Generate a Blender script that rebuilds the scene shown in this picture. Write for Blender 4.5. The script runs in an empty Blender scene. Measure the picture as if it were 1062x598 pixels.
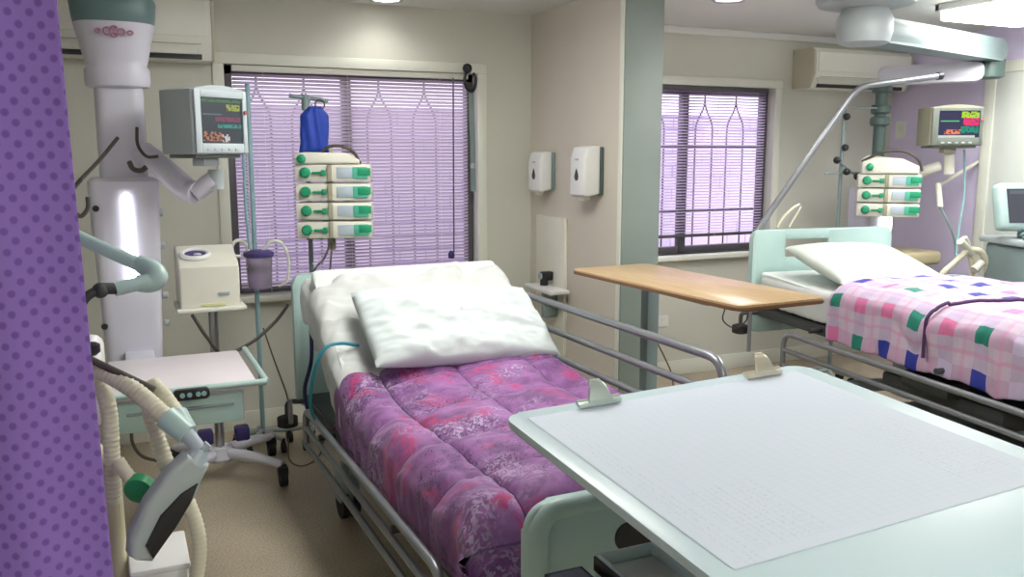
import bpy, bmesh, math, random
from mathutils import Vector, Matrix, noise as mnoise
random.seed(7)
PI = math.pi
R = math.radians
S = bpy.context.scene
COL = S.collection

# ------------------------------------------------------------------ camera geometry (metres, X along the window wall, Y depth)
F, HC, HY, VX = 900.0, 1.60, 158.0, 115.0
PITCH = math.atan((299 - HY) / F)
YAW = math.atan((531 - VX) * math.cos(PITCH) / F)
FW = Vector((math.sin(YAW) * math.cos(PITCH), math.cos(YAW) * math.cos(PITCH), -math.sin(PITCH)))
RT = Vector((math.cos(YAW), -math.sin(YAW), 0))
UP = RT.cross(FW)
def at(x, y, Y):
    """point at depth Y seen at a place measured on the photograph"""
    d = FW + RT * ((x - 531) / F) + UP * ((299 - y) / F)
    t = Y / d.y
    return Vector((d.x * t, Y, HC + d.z * t))
def atZ(x, y, z):
    d = FW + RT * ((x - 531) / F) + UP * ((299 - y) / F)
    t = (z - HC) / d.z
    return Vector((d.x * t, d.y * t, z))

cam = bpy.data.cameras.new('camera')
cam.sensor_width = 36; cam.lens = F / 1062 * 36; cam.clip_start = 0.02
camo = bpy.data.objects.new('camera', cam); COL.objects.link(camo)
camo.matrix_world = Matrix(((RT.x, UP.x, -FW.x, 0), (RT.y, UP.y, -FW.y, 0), (RT.z, UP.z, -FW.z, HC), (0, 0, 0, 1)))
S.camera = camo

# ------------------------------------------------------------------ materials
def lin(c):
    out = []
    for v in c[:3]:
        v /= 255.0
        out.append(v / 12.92 if v <= 0.04045 else ((v + 0.055) / 1.055) ** 2.4)
    return (*out, 1)
MATS = {}
def N(nt, kind, **kw):
    n = nt.nodes.new(kind)
    for k, v in kw.items():
        if hasattr(n, k): setattr(n, k, v)
        else: n.inputs[k].default_value = v
    return n
def mat(name, rgb, rough=0.5, metal=0.0, var=0.06, scale=6.0, bump=0.0, bscale=60.0, trans=0.0, emit=None, estr=0.0, coat=0.0):
    if name in MATS: return MATS[name]
    m = bpy.data.materials.new(name); m.use_nodes = True
    nt = m.node_tree; b = nt.nodes['Principled BSDF']
    b.inputs['Roughness'].default_value = rough; b.inputs['Metallic'].default_value = metal
    b.inputs['Coat Weight'].default_value = coat
    tc = N(nt, 'ShaderNodeTexCoord')
    nz = N(nt, 'ShaderNodeTexNoise'); nz.inputs['Scale'].default_value = scale; nz.inputs['Detail'].default_value = 4
    nt.links.new(tc.outputs['Object'], nz.inputs['Vector'])
    rp = N(nt, 'ShaderNodeValToRGB')
    c = lin(rgb)
    rp.color_ramp.elements[0].position = .3; rp.color_ramp.elements[1].position = .7
    rp.color_ramp.elements[0].color = (*[max(0, v * (1 - var)) for v in c[:3]], 1)
    rp.color_ramp.elements[1].color = (*[min(1, v * (1 + var)) for v in c[:3]], 1)
    nt.links.new(nz.outputs['Fac'], rp.inputs['Fac'])
    nt.links.new(rp.outputs['Color'], b.inputs['Base Color'])
    if bump:
        n2 = N(nt, 'ShaderNodeTexNoise'); n2.inputs['Scale'].default_value = bscale; n2.inputs['Detail'].default_value = 3
        nt.links.new(tc.outputs['Object'], n2.inputs['Vector'])
        bp = N(nt, 'ShaderNodeBump'); bp.inputs['Strength'].default_value = bump; bp.inputs['Distance'].default_value = .01
        nt.links.new(n2.outputs['Fac'], bp.inputs['Height']); nt.links.new(bp.outputs['Normal'], b.inputs['Normal'])
    if trans: b.inputs['Transmission Weight'].default_value = trans
    if emit:
        b.inputs['Emission Color'].default_value = lin(emit); b.inputs['Emission Strength'].default_value = estr
    MATS[name] = m
    return m
def mixrgb(nt, fac, a, b, blend='MIX'):
    n = nt.nodes.new('ShaderNodeMix'); n.data_type = 'RGBA'; n.blend_type = blend
    for sock, v in ((n.inputs[0], fac), (n.inputs[6], a), (n.inputs[7], b)):
        if hasattr(v, 'is_output'): nt.links.new(v, sock)
        elif isinstance(v, tuple): sock.default_value = v
        else: sock.default_value = v
    return n.outputs[2]
def math_n(nt, op, a, b=None, c=None):
    n = nt.nodes.new('ShaderNodeMath'); n.operation = op
    for i, v in enumerate((a, b, c)):
        if v is None: continue
        if hasattr(v, 'is_output'): nt.links.new(v, n.inputs[i])
        else: n.inputs[i].default_value = v
    return n.outputs[0]
def base_mat(name, rough):
    m = bpy.data.materials.new(name); m.use_nodes = True
    nt = m.node_tree; b = nt.nodes['Principled BSDF']; b.inputs['Roughness'].default_value = rough
    MATS[name] = m
    return m, nt, b

M_wall = mat('wall_paint', (206, 206, 195), .6, var=.03, scale=1.2, bump=.06, bscale=30)
M_divwall = mat('divider_paint', (208, 202, 189), .6, var=.03, scale=1.2, bump=.05, bscale=30)
M_lilac = mat('lilac_paint', (216, 206, 236), .6, var=.04, scale=1.5)
M_ceil = mat('ceiling_paint', (222, 223, 220), .75, var=.02, scale=1)
M_post = mat('post_paint', (136, 149, 143), .45, var=.05, scale=3)
M_trim = mat('trim_paint', (226, 228, 216), .45, var=.03, scale=2)
M_door = mat('door_paint', (218, 224, 218), .4, var=.03, scale=2)
M_alu = mat('aluminium_grey', (92, 90, 94), .45, .3, var=.08)
M_white = mat('white_plastic', (226, 228, 226), .35, var=.02)
M_offwhite = mat('offwhite_plastic', (222, 221, 208), .4, var=.03)
M_greyp = mat('grey_plastic', (168, 178, 180), .4, var=.04)
M_lav = mat('pale_lavender_plastic', (206, 206, 218), .35, var=.03)
M_tealgrey = mat('teal_grey_plastic', (176, 204, 200), .35, var=.04)
M_slate = mat('slate_green_enamel', (96, 122, 122), .4, var=.05)
M_slate2 = mat('slate_grey_enamel', (128, 146, 146), .4, var=.05)
M_pgreen = mat('dark_green_grey', (72, 92, 88), .4, var=.06)
M_chrome = mat('brushed_steel', (176, 178, 180), .28, .85, var=.05)
M_steel = mat('grey_steel_tube', (142, 146, 150), .35, .6, var=.06)
M_dark = mat('dark_underframe', (66, 70, 70), .55, .2, var=.1)
M_black = mat('black_plastic', (26, 27, 30), .45, var=.1)
M_rubber = mat('black_rubber', (34, 34, 36), .7, var=.1)
M_navy = mat('navy_plastic', (34, 38, 92), .45, var=.08)
M_purp = mat('dark_purple_plastic', (48, 36, 96), .45, var=.08)
M_blue = mat('blue_fabric', (32, 66, 168), .6, var=.12, scale=20)
M_green = mat('pump_green', (28, 150, 108), .4, var=.06)
M_green2 = mat('connector_green', (40, 150, 92), .4, var=.06)
M_lcd = mat('pump_display', (176, 190, 200), .3, var=.06)
M_keyteal = mat('pump_keypad', (84, 180, 152), .4, var=.05)
M_cream = mat('cream_hose', (214, 212, 188), .5, var=.05)
M_creamp = mat('cream_plastic', (206, 202, 170), .45, var=.04)
M_tan = mat('tan_grey_plastic', (158, 156, 134), .45, var=.04)
M_mongrey = mat('monitor_grey', (176, 188, 192), .4, var=.03)
M_mondark = mat('monitor_dark_grey', (104, 112, 104), .45, var=.05)
M_teal = mat('teal_tube', (36, 132, 150), .4, var=.05)
M_paleblue = mat('pale_blue_tube', (142, 178, 184), .35, var=.05)
M_cable = mat('dark_cable', (74, 68, 64), .6, var=.1)
M_brownc = mat('brown_cord', (104, 88, 66), .7, var=.1)
M_sheet = mat('white_sheet', (196, 200, 198), .8, var=.02, bump=.08, bscale=180)
M_pillow = mat('pillow_white', (196, 206, 206), .8, var=.02, bump=.08, bscale=180)
M_pillow2 = mat('pillow_grey_white', (192, 200, 192), .8, var=.02, bump=.08, bscale=180)
M_matt = mat('mattress_cover', (210, 216, 214), .6, var=.03)
M_board = mat('chart_board_laminate', (200, 222, 228), .35, var=.01, scale=2)
M_boardedge = mat('chart_board_edge', (150, 160, 158), .45, var=.03)
M_grey = mat('bag_grey', (172, 184, 184), .5, var=.06)
M_red = mat('faded_red_ink', (176, 126, 146), .6, var=.1)
M_ac = mat('aircon_white', (232, 233, 222), .4, var=.015)
M_acside = mat('aircon_side', (196, 192, 172), .45, var=.03)
M_beigeshelf = mat('beige_shelf', (206, 194, 156), .45, var=.04)
M_jar = mat('smoky_clear_plastic', (186, 176, 196), .2, var=.05, trans=.6)
M_lamp = mat('lamp_tube_glow', (255, 255, 255), .5, emit=(246, 246, 255), estr=6)
M_ceillamp = mat('ceiling_lamp_glow', (255, 255, 255), .5, emit=(255, 253, 246), estr=12)
M_lidviolet = mat('violet_lid', (70, 62, 120), .45, var=.06)
M_pinkred = mat('dull_red_plastic', (176, 84, 92), .5, var=.1)

def m_floor():
    m, nt, b = base_mat('vinyl_floor', .38)
    tc = N(nt, 'ShaderNodeTexCoord')
    n1 = N(nt, 'ShaderNodeTexNoise'); n1.inputs['Scale'].default_value = 1.6; n1.inputs['Detail'].default_value = 5
    n2 = N(nt, 'ShaderNodeTexNoise'); n2.inputs['Scale'].default_value = 120; n2.inputs['Detail'].default_value = 2
    for n in (n1, n2): nt.links.new(tc.outputs['Object'], n.inputs['Vector'])
    r1 = N(nt, 'ShaderNodeValToRGB'); r1.color_ramp.elements[0].color = lin((166, 154, 134)); r1.color_ramp.elements[1].color = lin((188, 176, 154))
    r1.color_ramp.elements[0].position = .35; r1.color_ramp.elements[1].position = .65
    nt.links.new(n1.outputs['Fac'], r1.inputs['Fac'])
    r2 = N(nt, 'ShaderNodeValToRGB'); r2.color_ramp.elements[0].color = (.72, .72, .72, 1); r2.color_ramp.elements[1].color = (1.1, 1.1, 1.1, 1)
    r2.color_ramp.elements[0].position = .35; r2.color_ramp.elements[1].position = .6
    nt.links.new(n2.outputs['Fac'], r2.inputs['Fac'])
    nt.links.new(mixrgb(nt, 1.0, r1.outputs['Color'], r2.outputs['Color'], 'MULTIPLY'), b.inputs['Base Color'])
    return m
M_floor = m_floor()

def m_wood():
    m, nt, b = base_mat('table_wood_laminate', .3)
    tc = N(nt, 'ShaderNodeTexCoord'); mp = N(nt, 'ShaderNodeMapping'); mp.inputs['Scale'].default_value = (14, 1.2, 14)
    nt.links.new(tc.outputs['Object'], mp.inputs['Vector'])
    n1 = N(nt, 'ShaderNodeTexNoise'); n1.inputs['Scale'].default_value = 5; n1.inputs['Detail'].default_value = 6; n1.inputs['Distortion'].default_value = .6
    nt.links.new(mp.outputs['Vector'], n1.inputs['Vector'])
    r1 = N(nt, 'ShaderNodeValToRGB'); r1.color_ramp.elements[0].color = lin((170, 142, 104)); r1.color_ramp.elements[1].color = lin((192, 166, 128))
    r1.color_ramp.elements[0].position = .3; r1.color_ramp.elements[1].position = .7
    nt.links.new(n1.outputs['Fac'], r1.inputs['Fac']); nt.links.new(r1.outputs['Color'], b.inputs['Base Color'])
    return m
M_wood = m_wood()
M_woodedge = mat('table_dark_edging', (112, 78, 46), .45, var=.08)

def m_curtain():
    m, nt, b = base_mat('purple_dotted_curtain', .75)
    uv = N(nt, 'ShaderNodeUVMap'); mp = N(nt, 'ShaderNodeMapping')
    mp.inputs['Rotation'].default_value = (0, 0, R(45)); mp.inputs['Scale'].default_value = (36, 36, 36)
    nt.links.new(uv.outputs['UV'], mp.inputs['Vector'])
    v = N(nt, 'ShaderNodeTexVoronoi'); v.voronoi_dimensions = '2D'; v.inputs['Scale'].default_value = 1; v.inputs['Randomness'].default_value = .12
    nt.links.new(mp.outputs['Vector'], v.inputs['Vector'])
    r = N(nt, 'ShaderNodeValToRGB')
    r.color_ramp.elements[0].position = .20; r.color_ramp.elements[0].color = lin((122, 90, 180))
    r.color_ramp.elements[1].position = .32; r.color_ramp.elements[1].color = lin((152, 120, 208))
    nt.links.new(v.outputs['Distance'], r.inputs['Fac']); nt.links.new(r.outputs['Color'], b.inputs['Base Color'])
    return m
M_curtain = m_curtain()

def m_slats(name, rgb):
    m, nt, b = base_mat(name, .5)
    b.inputs['Base Color'].default_value = lin(rgb)
    tr = N(nt, 'ShaderNodeBsdfTranslucent'); tr.inputs['Color'].default_value = lin(rgb)
    mx = N(nt, 'ShaderNodeMixShader'); mx.inputs[0].default_value = .72
    nt.links.new(b.outputs[0], mx.inputs[1]); nt.links.new(tr.outputs[0], mx.inputs[2])
    nt.links.new(mx.outputs[0], nt.nodes['Material Output'].inputs['Surface'])
    return m
M_slat = m_slats('lilac_blind_slats', (204, 192, 202))
M_slat2 = m_slats('pale_lilac_blind_slats', (224, 208, 228))

def m_glass():
    m, nt, b = base_mat('window_glass', .05)
    b.inputs['Base Color'].default_value = (.9, .9, .95, 1)
    t = N(nt, 'ShaderNodeBsdfTransparent'); t.inputs['Color'].default_value = (.94, .93, .97, 1)
    mx = N(nt, 'ShaderNodeMixShader'); mx.inputs[0].default_value = .06
    nt.links.new(t.outputs[0], mx.inputs[1]); nt.links.new(b.outputs[0], mx.inputs[2])
    nt.links.new(mx.outputs[0], nt.nodes['Material Output'].inputs['Surface'])
    return m
M_glass = m_glass()

def m_outside():
    m, nt, b = base_mat('outside_lilac_wall', .85)
    tc = N(nt, 'ShaderNodeTexCoord')
    sep = N(nt, 'ShaderNodeSeparateXYZ'); nt.links.new(tc.outputs['Object'], sep.inputs[0])
    cmb = N(nt, 'ShaderNodeCombineXYZ'); nt.links.new(sep.outputs['X'], cmb.inputs['X']); nt.links.new(sep.outputs['Z'], cmb.inputs['Y'])
    br = N(nt, 'ShaderNodeTexBrick'); br.inputs['Scale'].default_value = 2.2
    br.inputs['Color1'].default_value = lin((228, 218, 232)); br.inputs['Color2'].default_value = lin((220, 210, 226)); br.inputs['Mortar'].default_value = lin((170, 150, 190))
    br.inputs['Mortar Size'].default_value = .015
    nt.links.new(cmb.outputs[0], br.inputs['Vector'])
    n = N(nt, 'ShaderNodeTexNoise'); n.inputs['Scale'].default_value = 1.6; n.inputs['Detail'].default_value = 3
    nt.links.new(tc.outputs['Object'], n.inputs['Vector'])
    r = N(nt, 'ShaderNodeValToRGB'); r.color_ramp.elements[0].position = .45; r.color_ramp.elements[1].position = .62
    nt.links.new(n.outputs['Fac'], r.inputs['Fac'])
    nt.links.new(mixrgb(nt, r.outputs['Color'], br.outputs['Color'], lin((240, 226, 236))), b.inputs['Base Color'])
    return m
M_outside = m_outside()

def m_duvet_purple():
    m, nt, b = base_mat('purple_quilt_print', .7)
    uv = N(nt, 'ShaderNodeUVMap')
    def noise(scale, det=4, dist=0.0):
        n = N(nt, 'ShaderNodeTexNoise'); n.inputs['Scale'].default_value = scale; n.inputs['Detail'].default_value = det; n.inputs['Distortion'].default_value = dist
        nt.links.new(uv.outputs['UV'], n.inputs['Vector']); return n.outputs['Fac']
    def ramp(f, p0, p1):
        r = N(nt, 'ShaderNodeValToRGB'); r.color_ramp.elements[0].position = p0; r.color_ramp.elements[1].position = p1
        nt.links.new(f, r.inputs['Fac']); return r.outputs['Color']
    c = mixrgb(nt, ramp(noise(9, 5, 1.0), .42, .58), lin((112, 64, 122)), lin((142, 90, 150)))
    v = N(nt, 'ShaderNodeTexVoronoi'); v.voronoi_dimensions = '2D'; v.inputs['Scale'].default_value = 17; v.feature = 'SMOOTH_F1'
    nt.links.new(uv.outputs['UV'], v.inputs['Vector'])
    pat = math_n(nt, 'MULTIPLY', ramp(noise(2.6, 2, .4), .52, .62), ramp(noise(30, 3, 2.5), .50, .56))
    c = mixrgb(nt, pat, c, lin((172, 152, 186)))
    c = mixrgb(nt, math_n(nt, 'MULTIPLY', ramp(noise(4.2, 3, 1.2), .54, .62), ramp(noise(22, 3, 2.0), .44, .52)), c, lin((172, 52, 112)))
    c = mixrgb(nt, math_n(nt, 'MULTIPLY', ramp(noise(3.3, 2, .8), .5, .6), ramp(noise(42, 2, 3.0), .56, .60)), c, lin((72, 42, 92)))
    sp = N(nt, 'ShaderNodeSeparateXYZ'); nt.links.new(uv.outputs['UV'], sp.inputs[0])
    def seam(o, off, per):  # dark stitch lines, with the shade of the creases painted into them
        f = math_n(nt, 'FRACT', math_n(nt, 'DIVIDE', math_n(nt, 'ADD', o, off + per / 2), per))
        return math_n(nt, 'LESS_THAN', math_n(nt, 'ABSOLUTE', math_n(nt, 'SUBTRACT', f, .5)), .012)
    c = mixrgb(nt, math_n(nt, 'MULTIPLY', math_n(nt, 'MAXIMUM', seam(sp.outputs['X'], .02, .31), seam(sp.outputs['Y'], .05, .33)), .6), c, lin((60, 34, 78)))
    nt.links.new(c, b.inputs['Base Color'])
    b.inputs['Sheen Weight'].default_value = .15
    return m
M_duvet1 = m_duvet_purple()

def m_duvet_check():
    m, nt, b = base_mat('pink_check_quilt_print', .7)
    uv = N(nt, 'ShaderNodeUVMap'); sep = N(nt, 'ShaderNodeSeparateXYZ'); nt.links.new(uv.outputs['UV'], sep.inputs[0])
    P = .19
    u = math_n(nt, 'DIVIDE', sep.outputs['X'], P); v = math_n(nt, 'DIVIDE', sep.outputs['Y'], P)
    fu = math_n(nt, 'FRACT', u); fv = math_n(nt, 'FRACT', v)
    bandu = math_n(nt, 'LESS_THAN', fu, .40); bandv = math_n(nt, 'LESS_THAN', fv, .40)
    c = mixrgb(nt, math_n(nt, 'MULTIPLY', bandu, .5), lin((196, 180, 198)), lin((184, 138, 174)))
    c = mixrgb(nt, math_n(nt, 'MULTIPLY', bandv, .5), c, lin((168, 154, 190)))
    thin = math_n(nt, 'LESS_THAN', math_n(nt, 'ABSOLUTE', math_n(nt, 'SUBTRACT', fu, .72)), .05)
    c = mixrgb(nt, math_n(nt, 'MULTIPLY', thin, .4), c, lin((204, 124, 166)))
    thin2 = math_n(nt, 'LESS_THAN', math_n(nt, 'ABSOLUTE', math_n(nt, 'SUBTRACT', fv, .72)), .05)
    c = mixrgb(nt, math_n(nt, 'MULTIPLY', thin2, .4), c, lin((208, 134, 174)))
    cell = N(nt, 'ShaderNodeCombineXYZ'); nt.links.new(math_n(nt, 'FLOOR', u), cell.inputs[0]); nt.links.new(math_n(nt, 'FLOOR', v), cell.inputs[1])
    wn = N(nt, 'ShaderNodeTexWhiteNoise'); wn.noise_dimensions = '2D'; nt.links.new(cell.outputs[0], wn.inputs['Vector'])
    r = N(nt, 'ShaderNodeValToRGB'); r.color_ramp.interpolation = 'CONSTANT'
    e = r.color_ramp.elements; e[0].color = lin((34, 48, 146)); e[1].position = .27; e[1].color = lin((22, 122, 104))
    for p, cc in ((.50, (206, 112, 156)), (.64, (198, 184, 214)), (.88, (46, 58, 158))):
        k = e.new(p); k.color = lin(cc)
    nt.links.new(wn.outputs['Value'], r.inputs['Fac'])
    c = mixrgb(nt, math_n(nt, 'MULTIPLY', bandu, bandv), c, r.outputs['Color'])
    nt.links.new(c, b.inputs['Base Color'])
    return m
M_duvet2 = m_duvet_check()
M_piping = mat('dark_purple_piping', (78, 46, 92), .7, var=.1)

def m_paper():
    m, nt, b = base_mat('printed_chart_paper', .7)
    uv = N(nt, 'ShaderNodeUVMap'); sep = N(nt, 'ShaderNodeSeparateXYZ'); nt.links.new(uv.outputs['UV'], sep.inputs[0])
    def lines(s, n, w):
        return math_n(nt, 'LESS_THAN', math_n(nt, 'FRACT', math_n(nt, 'MULTIPLY', s, n)), w)
    def rng(s, a, bb):
        return math_n(nt, 'MULTIPLY', math_n(nt, 'GREATER_THAN', s, a), math_n(nt, 'LESS_THAN', s, bb))
    X, Y = sep.outputs['X'], sep.outputs['Y']
    c = lin((210, 221, 234))
    g = math_n(nt, 'MAXIMUM', lines(Y, 48, .12), lines(X, 30, .10))
    area = math_n(nt, 'MULTIPLY', rng(X, .10, .97), rng(Y, .04, .93))
    c = mixrgb(nt, math_n(nt, 'MULTIPLY', math_n(nt, 'MULTIPLY', g, area), .07), c, lin((120, 136, 158)))
    # faint rows of small type at the margins
    n = N(nt, 'ShaderNodeTexNoise'); n.inputs['Scale'].default_value = 150; nt.links.new(uv.outputs['UV'], n.inputs['Vector'])
    txt = math_n(nt, 'MULTIPLY', math_n(nt, 'GREATER_THAN', n.outputs['Fac'], .56), lines(X, 55, .45))
    head = math_n(nt, 'MAXIMUM', rng(X, .025, .085), math_n(nt, 'MAXIMUM', math_n(nt, 'MULTIPLY', rng(X, .75, .95), rng(Y, .1, .5)), math_n(nt, 'MULTIPLY', rng(X, .1, .3), rng(Y, .05, .35))))
    c = mixrgb(nt, math_n(nt, 'MULTIPLY', math_n(nt, 'MULTIPLY', txt, head), .17), c, lin((108, 116, 140)))
    nt.links.new(c, b.inputs['Base Color'])
    return m
M_paper = m_paper()

def m_screen(name, bg, rows, strength):
    """a lit monitor: dark field, coloured traces and number blocks"""
    m, nt, b = base_mat(name, .25)
    uv = N(nt, 'ShaderNodeUVMap'); sep = N(nt, 'ShaderNodeSeparateXYZ'); nt.links.new(uv.outputs['UV'], sep.inputs[0])
    X, Y = sep.outputs['X'], sep.outputs['Y']
    c = lin(bg)
    nz = N(nt, 'ShaderNodeTexNoise'); nz.inputs['Scale'].default_value = 14; nt.links.new(uv.outputs['UV'], nz.inputs['Vector'])
    for (x0, x1, y0, y1, col, dens) in rows:
        k = math_n(nt, 'MULTIPLY', math_n(nt, 'GREATER_THAN', X, x0), math_n(nt, 'LESS_THAN', X, x1))
        k = math_n(nt, 'MULTIPLY', k, math_n(nt, 'MULTIPLY', math_n(nt, 'GREATER_THAN', Y, y0), math_n(nt, 'LESS_THAN', Y, y1)))
        k = math_n(nt, 'MULTIPLY', k, math_n(nt, 'GREATER_THAN', nz.outputs['Fac'], dens))
        c = mixrgb(nt, k, c, lin(col))
    b.inputs['Base Color'].default_value = (.01, .01, .012, 1)
    nt.links.new(c, b.inputs['Emission Color']); b.inputs['Emission Strength'].default_value = strength
    return m
M_screen1 = m_screen('patient_monitor_picture', (52, 62, 66), [
    (.02, .98, .9, .96, (60, 110, 60), .4), (.62, .95, .72, .86, (150, 160, 70), .45), (.35, .95, .48, .58, (120, 60, 84), .42),
    (.4, .98, .34, .42, (50, 140, 130), .4), (.05, .5, .62, .65, (90, 110, 110), .3), (.05, .5, .05, .26, (176, 116, 84), .5), (.5, .68, .03, .2, (200, 190, 190), .45)], .9)
M_screen2 = m_screen('small_monitor_picture', (40, 40, 78), [
    (.55, .98, .74, .98, (170, 210, 40), .4), (.6, .98, .45, .74, (226, 40, 110), .4), (.55, .98, .16, .42, (0, 140, 110), .4),
    (.15, .55, .12, .3, (240, 130, 80), .45), (0, .9, 0, .08, (200, 210, 200), .2), (.05, .5, .6, .64, (90, 200, 110), .3)], 1.0)
M_screen3 = m_screen('ventilator_screen_picture', (98, 104, 112), [(.05, .95, .85, .95, (130, 136, 142), .3)], .6)

# ------------------------------------------------------------------ mesh building
def catmull(pts, n=8):
    pts = [Vector(p) for p in pts]
    if len(pts) < 3: return pts
    out = []
    for i in range(len(pts) - 1):
        p0 = pts[i - 1] if i else pts[0] * 2 - pts[1]
        p1, p2 = pts[i], pts[i + 1]
        p3 = pts[i + 2] if i + 2 < len(pts) else pts[-1] * 2 - pts[-2]
        for k in range(n):
            t = k / n
            out.append(.5 * ((2 * p1) + (p2 - p0) * t + (2 * p0 - 5 * p1 + 4 * p2 - p3) * t * t + (3 * p1 - p0 - 3 * p2 + p3) * t ** 3))
    out.append(pts[-1])
    return out
def round_corners(pts, r, n=5):
    pts = [Vector(p) for p in pts]
    out = [pts[0]]
    for i in range(1, len(pts) - 1):
        a, b, c = pts[i - 1], pts[i], pts[i + 1]
        d1, d2 = (a - b), (c - b)
        q = min(r, d1.length * .45, d2.length * .45)
        p, s = b + d1.normalized() * q, b + d2.normalized() * q
        for k in range(n + 1):
            t = k / n
            out.append(p * (1 - t) ** 2 + b * 2 * t * (1 - t) + s * t * t)
    out.append(pts[-1])
    return out
def rrect(x0, y0, x1, y1, r, n=5, corners=(1, 1, 1, 1)):
    out = []
    for (cx, cy, a0, on) in ((x1 - r, y1 - r, 0, corners[0]), (x0 + r, y1 - r, 90, corners[1]), (x0 + r, y0 + r, 180, corners[2]), (x1 - r, y0 + r, 270, corners[3])):
        if not on:
            out.append((cx + (r if a0 in (0, 270) else -r), cy + (r if a0 in (0, 90) else -r))); continue
        for k in range(n + 1):
            a = R(a0 + 90 * k / n)
            out.append((cx + r * math.cos(a), cy + r * math.sin(a)))
    return out

ROOTM = {}
class MB:
    def __init__(s): s.bm = bmesh.new(); s.uv = None
    def _bev(s, verts, w, seg):
        if w <= 0: return
        es = list({e for v in verts for e in v.link_edges})
        bmesh.ops.bevel(s.bm, geom=es, offset=w, segments=seg, affect='EDGES', profile=.5, clamp_overlap=True)
    def box(s, c, d, bev=0.0, rot=None, seg=2):
        m = Matrix.Translation(Vector(c))
        if rot is not None: m = m @ rot.to_4x4()
        m = m @ Matrix.Diagonal((d[0], d[1], d[2], 1))
        r = bmesh.ops.create_cube(s.bm, size=1, matrix=m)
        s._bev(r['verts'], bev, seg); return s
    def span(s, a, b, bev=0.0, seg=2):
        a, b = Vector(a), Vector(b)
        return s.box((a + b) / 2, [abs(b[i] - a[i]) for i in range(3)], bev, None, seg)
    def tube(s, pts, r, n=10, caps=True, closed=False):
        """swept round tube; r a number or one radius per point"""
        P = [Vector(p) for p in pts]; L = len(P)
        rad = r if isinstance(r, (list, tuple)) else [r] * L
        rings = []; prev = None
        for i in range(L):
            t = (P[min(i + 1, L - 1)] - P[max(i - 1, 0)]).normalized()
            if prev is None:
                u = t.orthogonal().normalized()
            else:
                u = (prev - t * prev.dot(t))
                u = u.normalized() if u.length > 1e-6 else t.orthogonal().normalized()
            prev = u; w = t.cross(u)
            rings.append([s.bm.verts.new(P[i] + (u * math.cos(2 * PI * k / n) + w * math.sin(2 * PI * k / n)) * rad[i]) for k in range(n)])
        for i in range(L - 1):
            for k in range(n):
                s.bm.faces.new((rings[i][k], rings[i][(k + 1) % n], rings[i + 1][(k + 1) % n], rings[i + 1][k]))
        if caps:
            s.bm.faces.new(rings[0][::-1]); s.bm.faces.new(rings[-1])
        return s
    def cyl(s, a, b, r0, r1=None, n=20):
        return s.tube([a, b], [r0, r0 if r1 is None else r1], n)
    def hose(s, pts, r, pitch=.012, amp=.055, n=10):
        P = catmull(pts, 10)
        d = [0]
        for i in range(1, len(P)): d.append(d[-1] + (P[i] - P[i - 1]).length)
        m = max(8, int(d[-1] / pitch * 3)); Q = []; rr = []; j = 0
        for k in range(m + 1):
            x = d[-1] * k / m
            while j < len(d) - 2 and d[j + 1] < x: j += 1
            t = (x - d[j]) / max(1e-6, d[j + 1] - d[j])
            Q.append(P[j].lerp(P[j + 1], min(1, max(0, t)))); rr.append(r * (1 + amp * math.cos(2 * PI * k / 3)))
        return s.tube(Q, rr, n)
    def lathe(s, c, prof, n=28, rot=None):
        c = Vector(c); rings = []
        M3 = rot if rot is not None else Matrix.Identity(3)
        for r, z in prof:
            rings.append([s.bm.verts.new(c + M3 @ Vector((r * math.cos(2 * PI * k / n), r * math.sin(2 * PI * k / n), z))) for k in range(n)])
        for i in range(len(rings) - 1):
            for k in range(n):
                s.bm.faces.new((rings[i][k], rings[i][(k + 1) % n], rings[i + 1][(k + 1) % n], rings[i + 1][k]))
        s.bm.faces.new(rings[0][::-1]); s.bm.faces.new(rings[-1])
        return s
    def prism(s, poly, o, ax, ay, an, h, bev=0.0, seg=2):
        """polygon in the plane (o; ax, ay) extruded by h along an"""
        o, ax, ay, an = Vector(o), Vector(ax), Vector(ay), Vector(an)
        lo = [s.bm.verts.new(o + ax * p[0] + ay * p[1]) for p in poly]
        hi = [s.bm.verts.new(v.co + an * h) for v in lo]
        f1 = s.bm.faces.new(lo[::-1]); f2 = s.bm.faces.new(hi); n = len(lo)
        for k in range(n): s.bm.faces.new((lo[k], lo[(k + 1) % n], hi[(k + 1) % n], hi[k]))
        if bev:
            bmesh.ops.bevel(s.bm, geom=list(set(f1.edges) | set(f2.edges)), offset=bev, segments=seg, affect='EDGES', profile=.5, clamp_overlap=True)
        return s
    def ball(s, c, r, sc=(1, 1, 1), n=16):
        m = Matrix.Translation(Vector(c)) @ Matrix.Diagonal((sc[0], sc[1], sc[2], 1))
        bmesh.ops.create_uvsphere(s.bm, u_segments=n, v_segments=max(6, n // 2), radius=r, matrix=m); return s
    def torus(s, c, ra, rb, ax, ay, n=24, a0=0, a1=360):
        c, ax, ay = Vector(c), Vector(ax), Vector(ay)
        pts = [c + ax * ra * math.cos(R(a0 + (a1 - a0) * k / n)) + ay * ra * math.sin(R(a0 + (a1 - a0) * k / n)) for k in range(n + 1)]
        return s.tube(pts, rb, 8, caps=(a1 - a0) < 360)
    def quad(s, a, b, c, d):
        if s.uv is None: s.uv = s.bm.loops.layers.uv.new('UVMap')
        f = s.bm.faces.new([s.bm.verts.new(Vector(p)) for p in (a, b, c, d)])
        for l, q in zip(f.loops, ((0, 0), (1, 0), (1, 1), (0, 1))): l[s.uv].uv = q
        return s
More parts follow.
